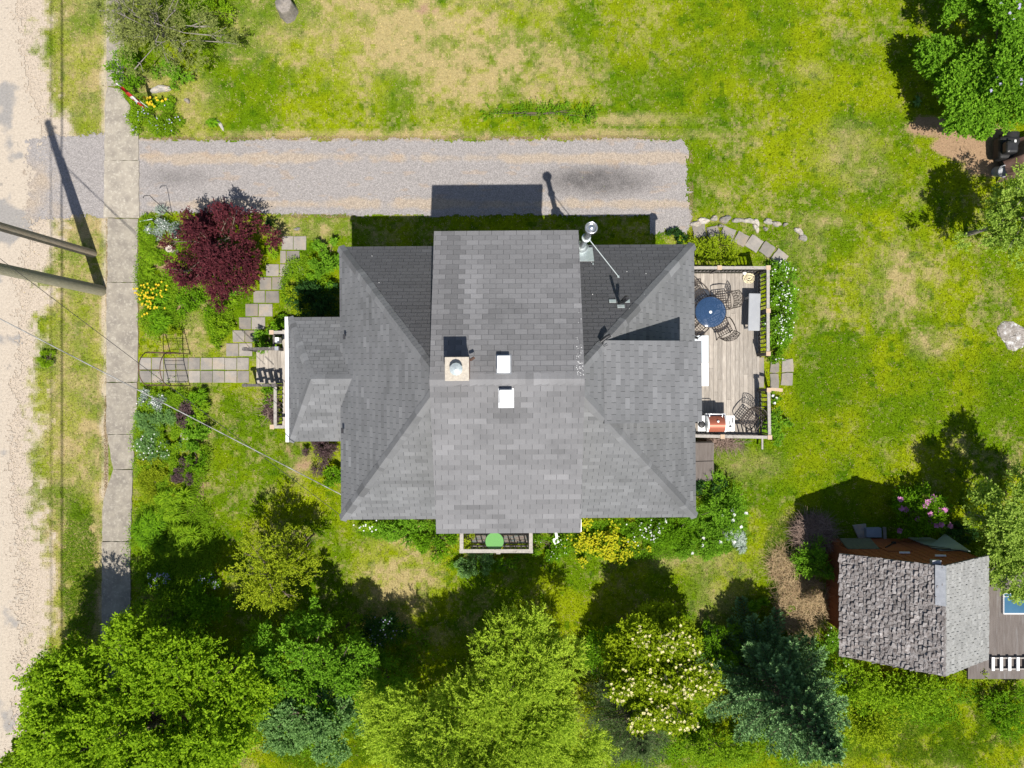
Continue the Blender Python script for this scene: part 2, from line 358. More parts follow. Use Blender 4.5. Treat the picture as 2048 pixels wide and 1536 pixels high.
def face_grid(name, xs, ys, zf, colf, material, keep=None):
    GX, GY = np.meshgrid(xs, ys); n, m = GX.shape
    V = np.stack([GX, GY, zf(GX, GY)], -1).reshape(-1, 3)
    i = np.arange(n-1)[:, None]*m+np.arange(m-1)[None, :]
    Fc = np.stack([i, i+1, i+m+1, i+m], -1).reshape(-1, 4)
    cx = (GX[:-1, :-1]+GX[1:, 1:]).ravel()/2; cy = (GY[:-1, :-1]+GY[1:, 1:]).ravel()/2
    if keep is not None:
        k = keep(cx, cy); Fc = Fc[k]; cx = cx[k]; cy = cy[k]
        u, inv = np.unique(Fc, return_inverse=True); V = V[u]; Fc = inv.reshape(-1, 4)
    return npmesh(name, V, Fc, material, c=colf(cx, cy))
M['lawn'] = colmat('lawn_soil', lo=.62, hi=1.28, s=22, bump=.5, bscale=30)
def gz(X, Y): return (fbm(X, Y, 3.0, 61, 3)-.5)*.02*np.clip(1-np.hypot(X, Y)/60, 0, 1)-.014
tag(face_grid('ground', xs, ys, gz, lambda x, y: (lambda q: q[0]*(.75+.3*q[2][:, None]))(ground_colour(x, y)), M['lawn']), kind='structure')

# sandy road along the left edge
M['sand'] = colmat('road_sand', lo=.8, hi=1.15, s=12, bump=.5, bscale=18, rough=.95)
def road_mask(x, y):
    px, py = gx(x), gy(y)
    return px < road_edge(py)+(fbm(x, y, .5, 71, 4)-.5)*46+(fbm(x, y, .09, 72, 2)-.5)*34
def road_col(x, y):
    g = sm(fbm(x, y, .8, 73, 4)+.35*ell(gx(x), gy(y), 0, 430, 45, 60)+.3*ell(gx(x), gy(y), 0, 215, 25, 40), .60, .78)[:, None]
    sp = (fbm(x, y, .10, 76, 2) > .76)[:, None]*.5*sm(fbm(x, y, 1.2, 77, 2), .4, .6)[:, None]
    c = np.array([.40, .345, .28])*(1-g)+np.array([.25, .235, .22])*g
    return c*(1-sp)+np.array([.16, .15, .14])*sp
tag(face_grid('road', np.concatenate([[-200, -60, -30, -20], np.arange(-18.6, -15.9, .05)]), np.concatenate([[-300, -60, -20], np.arange(-15, 15.01, .05), [20, 60, 300]]),
              lambda x, y: np.full_like(x, .0)+.004, road_col, M['sand'], road_mask), kind='structure')

# gravel driveway from the road past the house
M['gravel'] = colmat('gravel', lo=.62, hi=1.35, s=55, bump=.8, bscale=55, rough=.95)
def drive_mask(x, y):
    px, py = gx(x), gy(y); e = (fbm(x, y, .6, 81, 4)-.5)*22+(fbm(x, y, .08, 82, 2)-.5)*14
    a = (px > 276) & (px < 1378+e-np.clip(296-py, 0, 30)*.6) & (py > 280+e*.7) & (py < 430+e*.5-5*ell(px, py, 420, 430, 100, 30))
    b = (px > 1300) & (px < 1380+e*.6-(py-430)*.15) & (py > 420) & (py < 466+e)
    c = (px > 62+e*3.2) & (px < 214) & (py > 270+e*.7+np.clip(110-px, 0, 99)*.2) & (py < 440-(px-100)*.08+e)
    return a | b | c
def drive_col(x, y):
    px, py = gx(x), gy(y); n = fbm(x, y, 1.1, 83, 5); n2 = fbm(x, y, .3, 85, 3)
    tr = np.maximum(np.exp(-((py-316)/14)**2), np.exp(-((py-408)/13)**2))*(px > 280)
    tan = sm(tr*.55+n*.75+(n2-.5)*.4-.1*(px > 700)*(py > 330)*(py < 390), .62, .95)
    tan = np.maximum(tan, (px < 215)*sm(ell(px, py, 60, 370, 70, 80, .6)+(n-.5)*1.6, .4, .9))
    tan = np.maximum(tan, sm(1-(py-278)/14.+(n2-.5), .6, 1)*(px > 280)*.7)
    rust = sm(fbm(x, y*2.5, .5, 87, 3), .66, .78)*.35*(px > 280)
    oil = ell(px, py, 1195, 362, 95, 26, .55)*.75+ell(px, py, 355, 355, 55, 16, .6)*.35
    oil = np.clip(oil*(.55+n2*.9), 0, .85)
    c = np.array([.272, .252, .243])*(1+0*tan[:, None])
    c = c*(1-tan[:, None])+np.array([.33, .275, .22])*tan[:, None]
    c = c*(1-rust[:, None])+np.array([.34, .25, .17])*rust[:, None]
    c = c*(1-oil[:, None])+np.array([.085, .08, .08])*oil[:, None]
    return c*(.82+.36*np.random.default_rng(5).random(len(x)))[:, None]
tag(face_grid('driveway', np.arange(-17.6, 6.7, .035), np.arange(4.9, 9.1, .035), lambda x, y: np.full_like(x, .0)+.008, drive_col, M['gravel'], drive_mask), kind='structure')

# concrete sidewalk: slabs with grown-in joints, edges nibbled by grass
def slab_poly(pts, z1, mb, v):
    out = []
    for i in range(len(pts)):
        a = Vector(pts[i]); b = Vector(pts[(i+1) % len(pts)]); n = max(1, int((b-a).length/9))
        for k in range(n):
            q = a.lerp(b, k/n); out.append((q.x+random.uniform(-.9, .9), q.y+random.uniform(-.7, .7)))
    mb.prism([P(x, y)[:2] for x, y in out], -.10, z1, v)
mb = MB()
slab_poly([(216, 175), (246, 180), (250, 196), (262, 212), (258, 240), (278, 268), (278, 321), (210, 321), (211, 200)], .035, mb, .7)
slab_poly([(210, 321.8), (279, 321.8), (279, 436), (209, 436)], .04, mb, 1)
for x0, x1, y0, y1, v in ((216, 277, 437.6, 564, .35), (214, 277, 565.5, 764, .45), (214, 275, 765.3, 868, .3), (215, 269, 869.3, 938, .3), (208, 266, 943, 1082, .25), (205, 262, 1083.4, 1250, .3), (202, 262, 1251.3, 1400, .3), (200, 258, 1401.3, 1600, .3), (200, 256, 1603, 1900, .3)):
    dx = 12 if y0 == 869.3 else 0; p = [(x0, y0), (x1, y0), (x1-1, y1), (x0+dx, y1)]
    if y0 == 943: p = [(228, 939.5), (266, 939.5), (262, 1082), (205, 1082), (207, 1000)]
    slab_poly(p, .035, mb, v)
slab_poly([(216, -200), (250, -200), (248, 172), (214, 172)], .02, mb, .4)
tag(mb.build('sidewalk', M['concrete']), kind='structure')

# flagged front path: two rows to the steps and a diagonal run to the driveway side
mb = MB(); g_ = .7
def flag(x0, y0, x1, y1):
    j = lambda: random.uniform(-.5, .5)
    mb.prism([P(*q)[:2] for q in ((x0+g_+j(), y0+g_+j()), (x1-g_+j(), y0+g_+j()), (x1-g_+j(), y1-g_+j()), (x0+g_+j(), y1-g_+j()))], -.06, .02+random.uniform(0, .008), random.random())
for r_, (a, b) in enumerate(((715, 740), (741, 766))):
    for k in range(9):
        x = 279+k*24.4+(12 if False else 0); flag(x, a, x+24.4, b)
for y0, y1, x0, xm, x1 in ((472, 500, 563, 587, 613), (501, 527, 560, 573, 600), (528, 553, 532, 559, 588), (554, 580, 519, 544, 572), (581, 606, 507, 531, 559), (607, 633, 491, 517, 546), (634, 659, 478, 503, 531), (660, 685, 465, 490, 518), (686, 713, 452, 478, 505)):
    flag(x0, y0, xm, y1); flag(xm, y0, x1, y1)
flag(594, 530, 610, 550)
tag(mb.build('path', M['paver'], bevel=.006), kind='structure')

# ------------------------------------------------------------------ mown grass: blades over every open piece of ground
def open_ground(px, py):
    g = np.random.default_rng(77); px = px+g.normal(0, 2.2, len(px)); py = py+g.normal(0, 2.2, len(py)); k = np.ones(len(px), bool)
    def rect(a, b, c, d):
        nonlocal k; k &= ~((px > a) & (px < b) & (py > c) & (py < d))
    rect(208, 280, 196, 440); rect(215, 276, 440, 940); rect(208, 265, 940, 1600); rect(277, 499, 714, 768)
    rect(735, 1310, 545, 990); rect(1310, 1510, 545, 865)
    for y0, y1, x0, x1 in ((472, 500, 563, 613), (501, 527, 560, 600), (528, 553, 532, 588), (554, 580, 519, 572), (581, 606, 507, 559), (607, 633, 491, 546), (634, 659, 478, 531), (660, 685, 465, 518), (686, 713, 452, 505)): rect(x0, x1, y0, y1)
    rect(497, 640, 695, 775); rect(1690, 2060, 1110, 1340)
    return k
def blades(n, L, W, seed, x0=-18.6, x1=18.6, y0=-14, y1=14, dens=None, colf=None, lean=.75):
    g = np.random.default_rng(seed)
    X = g.uniform(x0, x1, n); Y = g.uniform(y0, y1, n)
    k = open_ground(gx(X), gy(Y)); X = X[k]; Y = Y[k]
    dm = drive_mask(X, Y) | road_mask(X, Y)
    k = ~dm | (g.random(len(X)) < .012); X = X[k]; Y = Y[k]
    c, dry, bare = ground_colour(X, Y)
    k = g.random(len(X)) > bare*.93; X = X[k]; Y = Y[k]; c = c[k]; dry = dry[k]
    if dens is not None:
        k = g.random(len(X)) < dens(X, Y); X = X[k]; Y = Y[k]; c = c[k]; dry = dry[k]
    n = len(X); a = g.uniform(0, 2*np.pi, n); h = L*g.uniform(.5, 1.25, n)*(1-.35*dry); wd = W*g.uniform(.6, 1.3, n)
    ln = lean*g.uniform(.4, 1.2, n)
    z0 = gz(X, Y)
    dx = np.cos(a); dy = np.sin(a)
    b = np.stack([X, Y, z0], 1); s = np.stack([-dy, dx, 0*dx], 1)*wd[:, None]/2
    tip = b+np.stack([dx*ln*h, dy*ln*h, h*.8], 1)
    V = np.stack([b-s, b+s, tip], 1).reshape(-1, 3); Fc = np.arange(n*3).reshape(-1, 3)
    r = g.random(n)[:, None]
    f1 = vnoise(X, Y, .07, 201)[:, None]; f2 = vnoise(X, Y, .11, 202)
    straw = (g.random(n) < dry*.5+.02+.55*sm(f2, .66, .92))[:, None]
    col = c*(.55+.9*r)*(.45+1.15*f1); col = np.where(straw, np.array([.5, .40, .21])*(.7+.5*r), col)
    return V, Fc, col
M['grass'] = colmat('grass_blade', fine=False, rough=.6, trans=.3)
V, Fc, col = blades(900000, .06, .021, 3)
tag(npmesh('lawn_grass', V, Fc, M['grass'], c=np.clip(col, 0, 1)), 'short mown yellow green grass with straw coloured dry patches', 'grass', kind='stuff')

# loose stones on and around the gravel
M['pebble'] = colmat('pebble', fine=False, rough=.9)
def pebble_field(name, label, n, x0, x1, y0, y1, mask, size, colf, seed):
    g = np.random.default_rng(seed); X = g.uniform(x0, x1, n); Y = g.uniform(y0, y1, n); k = mask(X, Y, g); X = X[k]; Y = Y[k]; n = len(X)
    r = size*g.uniform(.4, 1.0, n)**1.5*1.2; a = g.uniform(0, 6.28, n); V = []
    for j in range(4): q = a+j*np.pi/2+g.normal(0, .2, n); V.append(np.stack([X+r*np.cos(q), Y+r*np.sin(q)*.8, np.full(n, .008)], 1))
    V.append(np.stack([X, Y, .008+r*g.uniform(.5, .9, n)], 1)); V = np.stack(V, 1).reshape(-1, 3); b = np.arange(n)[:, None]*5
    Fc = np.concatenate([b+np.array([[j, (j+1) % 4, 4]]) for j in range(4)], 0); c = colf(X, Y, g); return tag(npmesh(name, V, Fc, M['pebble'], c=np.tile(c, (4, 1))), label, 'gravel', kind='stuff')
def near(maskf, d):
    def f(X, Y, g): q = g.uniform(0, 6.28, len(X)); e = np.abs(g.normal(0, d, len(X))); return maskf(X+e*np.cos(q), Y+e*np.sin(q))
    return f
pebble_field('loose_gravel', 'loose grey and tan stones scattered over the driveway and its edges', 90000, -17.6, 7.2, 4.6, 9.4, near(drive_mask, .12), .014,
             lambda X, Y, g: np.clip(drive_col(X, Y)*g.uniform(.55, 1.5, (len(X), 1)), 0, .7), 12)
pebble_field('roadside_gravel', 'small stones and crumbs of sand along the road edge', 26000, -18.6, -15.6, -14, 14, near(lambda x, y: np.abs(gx(x)-road_edge(gy(y))) < 26, .25), .016,
             lambda X, Y, g: np.array([.39, .335, .275])*g.uniform(.7, 1.15, (len(X), 1)), 13)
# ------------------------------------------------------------------ shingled slopes
def clip_rect(poly, u0, u1, v0, v1):
    def cl(pl, ax, val, keep_gt):
        out = []
        for i in range(len(pl)):
            a, b = pl[i], pl[(i+1) % len(pl)]
            ia = (a[ax] >= val) if keep_gt else (a[ax] <= val); ib = (b[ax] >= val) if keep_gt else (b[ax] <= val)
            if ia: out.append(a)
            if ia != ib:
                t = (val-a[ax])/(b[ax]-a[ax]); out.append((a[0]+t*(b[0]-a[0]), a[1]+t*(b[1]-a[1])))
        return out
    for ax, val, gt in ((0, u0, 1), (0, u1, 0), (1, v0, 1), (1, v1, 0)):
        poly = cl(poly, ax, val, gt)
        if len(poly) < 3: return []
    return poly
def shingles(mb, base, poly, ea, eb, T=.333, E=.143, gap=.011, butt=.009, curl=0, seed=1, drop=.07, vf=None):
    """real overlapping tabs on a coplanar roof polygon; ea->eb runs along the eave (uphill to its left)"""
    rd = random.Random(seed)
    poly = [Vector(p) for p in poly]; ea = Vector(ea); u = (Vector(eb)-ea).normalized()
    n = Vector((0, 0, 0))
    for i in range(len(poly)): n += poly[i].cross(poly[(i+1) % len(poly)])
    n.normalize()
    if n.z < 0: n = -n
    v = n.cross(u).normalized()
    if v.z < 0: v = -v
    base.slab(poly, drop)
    P2 = [((p-ea).dot(u), (p-ea).dot(v)) for p in poly]
    u0 = min(p[0] for p in P2); u1 = max(p[0] for p in P2); v0 = min(p[1] for p in P2); v1 = max(p[1] for p in P2)
    nc = int((v1-v0)/E)+2; lot = {}
    for i in range(nc):
        a0 = v0+i*E+(rd.uniform(-.004, .004)); off = (i % 2)*T/2+i*.004+rd.uniform(-.008, .008)
        k0 = int((u0-off)/T)-1; k1 = int((u1-off)/T)+2
        for k in range(k0, k1):
            g2 = gap/2
            uu0 = off+k*T+g2; uu1 = off+(k+1)*T-g2
            strip = (i, (k+(i//2)) // 3)
            if strip not in lot: lot[strip] = rd.gauss(.45, .10)
            tv = min(1, max(0, lot[strip]+rd.gauss(0, .07)+(rd.random() < .06)*rd.uniform(-.2, .45)))
            if vf: w3 = ea+u*(uu0+T/2)+v*a0; tv = min(1, max(0, tv+vf(w3)))
            pl = clip_rect(P2, uu0, uu1, a0, a0+E*1.0)
            if len(pl) < 3: continue
            vmin = a0; sx = rd.uniform(-1, 1)*curl*.9; sy = rd.uniform(-1, .3)*curl*.9
            tw = rd.uniform(-1, 1)*curl; lift = rd.random()*curl
            def up(q):
                t = (q[1]-vmin)/E
                h = .002+(butt+lift)*(1-t)+tw*((q[0]-uu0)/T-.5)*(1-t)
                return ea+u*(q[0]+sx*(1-t)+sy*.3)+v*(q[1]+sy*(1-t)*((q[0]-uu0)/T+.3))+n*max(.0015, h)
            top = [up(q) for q in pl]; bot = [ea+u*q[0]+v*q[1]+n*.0004 for q in pl]; m = len(pl)
            ar = sum(pl[j][0]*pl[(j+1) % m][1]-pl[(j+1) % m][0]*pl[j][1] for j in range(m))
            idx = list(range(m)) if ar*(u.cross(v).dot(n)) > 0 else list(range(m))[::-1]
            fs = [tuple(idx)]+[(j, m+j, m+(j+1) % m, (j+1) % m) if ar > 0 else (j, (j+1) % m, m+(j+1) % m, m+j) for j in range(m)]
            mb.add(top+bot, fs, tv)
def caps(mb, a, b, na, nb, E=.143, wd=.16, lift=.012, seed=3, lot=.5):
    """bent cap shingles from a up to b; na, nb = downslope directions of the two sides"""
    rd = random.Random(seed); a = Vector(a); b = Vector(b); d = (b-a); L = d.length; d.normalize(); na = Vector(na).normalized(); nb = Vector(nb).normalized()
    up = -(na+nb).normalized() if (na+nb).length > .01 else Vector((0, 0, 1))
    if up.z < 0: up = -up
    n = int(L/E)+1; val = .5
    for i in range(n):
        p = a+d*(i*E); q = a+d*min(L, (i+1.25)*E)
        if rd.random() < .4: val = min(1, max(0, rd.gauss(lot, .2)))
        h0, h1 = lift+.008, lift-.004
        j = rd.uniform(-.008, .008); w_ = wd+rd.uniform(-.01, .01)
        A0 = p+up*h0; A1 = q+up*h1; L0 = p+na*(w_+j)+up*(h0*.6); L1 = q+na*(w_+j)+up*h1*.5; R0 = p+nb*w_+up*(h0*.6); R1 = q+nb*w_+up*h1*.5
        D = -up*(h0-.001)*.6
        vs = [A0, A1, L0, L1, R0, R1, A0+D, L0+D, R0+D, L1+D, R1+D]
        mb.add(vs, [(0, 1, 3, 2), (0, 4, 5, 1), (6, 0, 2, 7), (0, 6, 8, 4), (2, 3, 9, 7), (5, 4, 8, 10)], val)

# ------------------------------------------------------------------ the house
house = empty('house', (0, 0, 0), 'two storey white sided house with grey shingled hip and cross gable roofs seen from above', 'house')
ang = R(.42)
XL, XR, YT, YB = -5.15, 5.49, 4.15, -4.03; ZE = 3.55; AZ = 7.0
AL = Vector((-1.78, .06, AZ)); AR = Vector((1.45, .06, AZ))
TL = Vector((XL, YT, ZE)); TR = Vector((XR, YT, ZE)); BR = Vector((XR, YB, ZE)); BL = Vector((XL, YB, ZE))
wx0, wx1 = -1.86, 1.62                            # side walls of the upper storey
def lerp_x(a, b, x): t = (x-a.x)/(b.x-a.x); return a.lerp(b, t)
def onfront(x, y): return Vector((x, y, ZE+(YT-y)*(AZ-ZE)/(YT-.06)))
def onback(x, y): return Vector((x, y, ZE+(y-YB)*(AZ-ZE)/(.06-YB)))
walls = MB()
walls.bbox(-4.8, 5.12, -3.70, 3.82, -.1, 3.62)
walls.bbox(wx0, wx1, -3.69, 3.81, 3.0, 5.74)
walls.add([(wx0, -3.69, 5.74), (wx0, 3.81, 5.74), (wx0, .12, 6.98), (wx1, -3.69, 5.74), (wx1, 3.81, 5.74), (wx1, .12, 6.98)], [(0, 2, 1), (3, 4, 5), (0, 3, 5, 2), (2, 5, 4, 1)])
walls.build('wall', M['siding'], house)
base = MB(); sh = MB()
# lower hip roof, both wings
pL = lerp_x(TL, AL, wx0); pLb = lerp_x(BL, AL, wx0); pR = lerp_x(TR, AR, wx1); pRb = lerp_x(BR, AR, wx1)
shd = MB()
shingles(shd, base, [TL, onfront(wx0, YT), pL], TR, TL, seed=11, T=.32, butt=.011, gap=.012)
shd.build('front_roof_slope', M['shingle_shaded'], house); shd = MB()
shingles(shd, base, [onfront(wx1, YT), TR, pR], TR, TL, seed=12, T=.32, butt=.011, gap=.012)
shd.build('front_roof_slope', M['shingle_shaded'], house)
shingles(sh, base, [BL, onback(wx0, YB), pLb], BL, BR, seed=13, T=.32); sh.build('side_roof_slope', M['shingle'], house); sh = MB()
shingles(sh, base, [onback(wx1, YB), BR, pRb], BL, BR, seed=14, T=.32); sh.build('side_roof_slope', M['shingle'], house); sh = MB()
shingles(sh, base, [TL, BL, pLb, pL], TL, BL, seed=15, T=.32); sh.build('side_roof_slope', M['shingle'], house); sh = MB()
shingles(sh, base, [TR, BR, pRb, pR], BR, TR, seed=16, T=.32)
dnL = Vector((-1, 0, -(AZ-ZE)/3.37)).normalized(); dnR = Vector((1, 0, -(AZ-ZE)/4.04)).normalized()
dnF = Vector((0, 1, -(AZ-ZE)/4.09)).normalized(); dnB = Vector((0, -1, -(AZ-ZE)/4.09)).normalized()
sh.build('side_roof_slope', M['shingle'], house)
cp = MB()
def perp(dn, a, b):
    d = (b-a).normalized(); return (dn-d*dn.dot(d)).normalized()
for a, b, n1, n2, sd_ in ((TL, pL, dnL, dnF, 1), (BL, pLb, dnL, dnB, 2), (TR, pR, dnR, dnF, 3), (BR, pRb, dnR, dnB, 4)):
    cp = MB(); caps(cp, a, b, perp(n1, a, b), perp(n2, a, b), wd=.165, seed=sd_, lift=.034, lot=.42); cp.build('hip_caps', M['shingle'], house)
# upper gable roof
UX0, UX1, UY0, UY1, UE, UR, RY = -2.06, 1.815, -4.0, 4.11, 5.82, 7.15, .12
def stain_and_shade(p):
    """weather stains (rain streaks below the chimney, soot under the second vent) plus painted north slope shade"""
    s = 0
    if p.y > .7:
        cx = -1.30+.10*math.sin(p.y*.8); s -= .10; s -= .5*math.exp(-((p.x-cx+.28)/.20)**2)*min(1, (p.y-.3)/1.2); s += .6*math.exp(-((p.x-cx-.22)/.24)**2)*math.exp(-((p.y-2.1)/1.3)**2)  # even darkening of the north slope paints in its weaker sun; streaks are stains
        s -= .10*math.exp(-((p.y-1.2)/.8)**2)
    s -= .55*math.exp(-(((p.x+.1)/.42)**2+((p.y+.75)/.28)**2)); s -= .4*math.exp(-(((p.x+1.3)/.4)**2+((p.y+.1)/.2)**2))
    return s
up = MB(); ub = MB()
shingles(up, ub, [(UX0, UY1, UE), (UX1, UY1, UE), (UX1, RY, UR), (UX0, RY, UR)], (UX1, UY1, UE), (UX0, UY1, UE), seed=21, drop=.10, gap=.009, vf=stain_and_shade)
shingles(up, ub, [(UX0, UY0, UE), (UX1, UY0, UE), (UX1, RY, UR), (UX0, RY, UR)], (UX0, UY0, UE), (UX1, UY0, UE), seed=22, drop=.10, gap=.009, vf=stain_and_shade)
up.build('upper_roof', M['shingle_upper'], house)
cp = MB(); sl_ = (UR-UE)/4.0
caps(cp, (UX0, RY, UR), (UX1, RY, UR), (0, 1, -sl_), (0, -1, -sl_), wd=.165, seed=9, lift=.014, E=.2, lot=.75)
cp.build('ridge_caps', M['shingle_upper'], house)
ub.build('upper_roof_deck', M['felt'], house); 
# dormer on the garden side
dz = lambda x: 5.66+(5.13-x)*.195
db = MB(); ds = MB()
shingles(ds, db, [(2.42, 1.13, dz(2.42)), (5.13, 1.13, dz(5.13)), (5.13, -1.06, dz(5.13)), (2.42, -1.06, dz(2.42))], (5.13, -1.06, dz(5.13)), (5.13, 1.13, dz(5.13)), T=.31, E=.128, seed=31, drop=.08)
ds.build('dormer_roof', M['shingle'], house)
dw = MB(); zz = lambda x: dz(x)-.09
dw.add([(2.6, .98, 4.9), (4.92, .98, 3.7), (4.92, .98, zz(4.92)), (2.6, .98, zz(2.6)), (2.6, -.9, 4.9), (4.92, -.9, 3.7), (4.92, -.9, zz(4.92)), (2.6, -.9, zz(2.6))],
       [(0, 1, 2, 3), (4, 7, 6, 5), (1, 5, 6, 2), (3, 2, 6, 7), (0, 3, 7, 4)])
dw.build('dormer_wall', M['siding'], house); db.build('dormer_deck', M['felt'], house)
# porch roof towards the street
PX0, PY1, PY0, PZ, RZ, RX = -6.87, 2.10, -1.72, 3.0, 4.0, -5.90
ry = .19
ps = MB(); pb = MB(); zt = lambda y: PZ+(PY1-y)*(RZ-PZ)/(PY1-ry)
shingles(ps, pb, [(PX0, PY1, PZ), (-5.0, PY1, PZ), (-5.0, .85, zt(.85)), (-4.62, ry, RZ), (RX, ry, RZ)], (-4, PY1, PZ), (PX0, PY1, PZ), T=.31, E=.128, seed=41)
shingles(ps, pb, [(PX0, PY0, PZ), (-5.0, PY0, PZ), (-5.0, -.47, PZ+(-.47-PY0)*(RZ-PZ)/(ry-PY0)), (-4.62, ry, RZ), (RX, ry, RZ)], (PX0, PY0, PZ), (-4, PY0, PZ), T=.31, E=.128, seed=42)
shingles(ps, pb, [(PX0, PY1, PZ), (PX0, PY0, PZ), (RX, ry, RZ)], (PX0, PY1, PZ), (PX0, PY0, PZ), T=.31, E=.128, seed=43)
a = Vector((PX0, PY1, PZ)); b = Vector((PX0, PY0, PZ)); c_ = Vector((RX, ry, RZ)); dl = Vector((-1, 0, -1.03)); dt = Vector((0, 1, -.52)); dbm = Vector((0, -1, -.52))
caps(ps, a, c_, perp(dl, a, c_), perp(dt, a, c_), wd=.15, seed=5, lift=.02, lot=.45); caps(ps, b, c_, perp(dl, b, c_), perp(dbm, b, c_), wd=.15, seed=6, lift=.02, lot=.45)
caps(ps, (RX, ry, RZ), (-4.66, ry, RZ), (0, 1, -.52), (0, -1, -.52), wd=.17, seed=7, lift=.02, E=.2, lot=.6)
ps.build('porch_roof', M['shingle'], house); pb.build('porch_roof_deck', M['felt'], house); base.build('lower_roof_deck', M['felt'], house)
mb = MB(); mb.bbox(-6.985, -6.88, PY0-.02, PY1+.02, 2.88, 3.005); mb.build('gutter', M['white_metal'], house)
mb = MB()
for y0, y1, x in ((YB, YT, XR-.10), (-1.72, YB, XL+.10), (YT, 2.1, XL+.10)): mb.bbox(x-.02, x+.02, min(y0, y1)+.1, max(y0, y1)-.1, ZE-.24, ZE-.11)
mb.bbox(XL+.1, XR-.1, YT-.13, YT-.09, ZE-.24, ZE-.11); mb.bbox(XL+.1, XR-.1, YB+.09, YB+.13, ZE-.24, ZE-.11)
mb.bbox(UX0+.06, UX1-.06, UY1-.1, UY1-.06, UE-.25, UE-.12); mb.bbox(UX0+.06, UX1-.06, UY0+.06, UY0+.1, UE-.25, UE-.12)
mb.build('fascia', M['white'], house)
mb = MB(); mb.bbox(UX1-.035, UX1+.02, UY0+.03, UY0+.36, UE-.14, UE+.02); mb.build('fascia_return', M['white_metal'], house)
for i, (px, py, z) in enumerate(((689, 671, 4.03), (684, 859, 3.92))):
    q = P(px, py, z); mb = MB(); mb.box(q, (.07, .15, .03), Matrix.Rotation(-.5, 3, 'Y')); mb.build('bare_patch', M['felt'], house)
mb = MB(); rd = random.Random(44)
for k in range(13):
    side = rd.choice((-1, 1)); x = rd.uniform(-4.2, -2.3) if side < 0 else rd.uniform(2.2, 4.4); y = rd.uniform(1.6, 3.9); f_ = onfront(x, y)
    if (x-XL)/3.37 < (YT-y)/4.09 or (XR-x)/4.04 < (YT-y)/4.09: continue
    mb.lathe(f_+Vector((0, .012, .014)), [(.011, 0), (.008, .004), (.001, .005)], 6)
for k in range(60): x = 1.62+rd.uniform(0, .17); y = .2+abs(rd.gauss(0, .45)); mb.lathe((x, y, UR-(y-RY)*sl_+.012), [(.011*rd.uniform(.4, 1), 0), (.001, .004)], 5)
mb.build('bird_droppings', M['white'], house)
# windows and doors on the walls
def window(x, y, z, w_, h, axis, sgn):
    f = MB(); g = MB(); t = .05
    def bx(mb, a0, a1, z0, z1, d0, d1):
        if axis == 'x': mb.bbox(x+sgn*d0, x+sgn*d1, y+a0, y+a1, z+z0, z+z1)
        else: mb.bbox(x+a0, x+a1, y+sgn*d0, y+sgn*d1, z+z0, z+z1)
    for a0, a1, z0, z1 in ((-w_/2, w_/2, -h/2, -h/2+t), (-w_/2, w_/2, h/2-t, h/2), (-w_/2, -w_/2+t, -h/2+t, h/2-t), (w_/2-t, w_/2, -h/2+t, h/2-t), (-w_/2+t, w_/2-t, -.02, .02)):
        bx(f, a0, a1, z0, z1, .002, .06)
    bx(g, -w_/2+.01, w_/2-.01, -h/2+.01, h/2-.01, .003, .02)
    o = f.build('window', M['white'], house); g.build('pane', M['darkpane'], o)
for y in (2.4, -2.7): window(-4.8, y, 1.9, .9, 1.2, 'x', -1)
for x in (-3.4, 3.3): window(x, 3.82, 1.9, .9, 1.2, 'y', 1); window(x, -3.70, 1.9, 1.0, 1.2, 'y', -1)
for x in (-.9, .7): window(x, 3.83, 4.7, .8, 1.1, 'y', 1); window(x, -3.70, 4.7, .8, 1.1, 'y', -1)
window(5.12, 2.6, 1.9, 1.1, 1.0, 'x', 1); window(4.92, 0, 4.9, 1.2, .7, 'x', 1)
mb = MB(); mb.bbox(-4.86, -4.8, -.15, .75, .7, 2.8); d = mb.build('door', M['redwall'], house); mb = MB(); mb.lathe((-4.9, .62, 1.7), [(.001, 0), (.03, .01), (.03, .04), (.001, .05)], 10); mb.build('handle', M['steel'], d)
mb = MB(); mb.bbox(-.25, .6, -3.76, -3.70, .9, 2.9); mb.build('door', M['white'], house)
# chimney
ch = MB(); cx0, cx1, cy0, cy1 = -1.57, -1.05, .12, .62
ch.bbox(cx0, cx1, cy0, cy1, 6.6, 7.86, .5); chim = ch.build('chimney', M['brick'], house)
mb = MB(); mb.bbox(cx0-.03, cx1+.03, cy0-.035, cy1+.035, 7.86, 7.95); mb.build('chimney_crown', M['cap_concrete'], chim, bevel=.012)
mb = MB(); c0 = Vector((-1.315, .36, 7.95)); mb.lathe(c0, [(.10, 0), (.10, .16)], 20); mb.build('flue', M['galv'], chim)
mb = MB(); mb.lathe(c0+Vector((0, 0, .19)), [(.155, 0), (.15, .012), (.08, .055), (.015, .085), (.001, .095)], 12)
for q in mb.sm[:]: pass
mb.sm = [False]*len(mb.sm); mb.build('chimney_cap', M['galv'], chim)
mb = MB(); mb.tube([(-1.02, .60, 7.35), (-.93, .66, 7.3)], .035, 8); mb.build('bracket', M['rust'], chim)
# two white roof vents
for px, py, z in ((1007.5, 728, 7.22), (1012, 796.5, 7.22)):
    p = P(px, py, z); t = -sl_ if p.y > RY else sl_
    rot = Matrix.Rotation(math.atan(t)*1.0, 3, 'X')
    mb = MB(); mb.box(p+Vector((0, 0, -.12)), (.26, .38, .22), rot); mb.box(p+Vector((0, 0, .0)), (.33, .45, .05), rot); rv = mb.build('roof_vent', M['white_metal'], house, bevel=.02); mb = MB(); mb.box((p.x, p.y, UR-abs(p.y-RY)*sl_+.018), (.39, .52, .012), rot); mb.build('flashing', M['dull_steel'], rv)
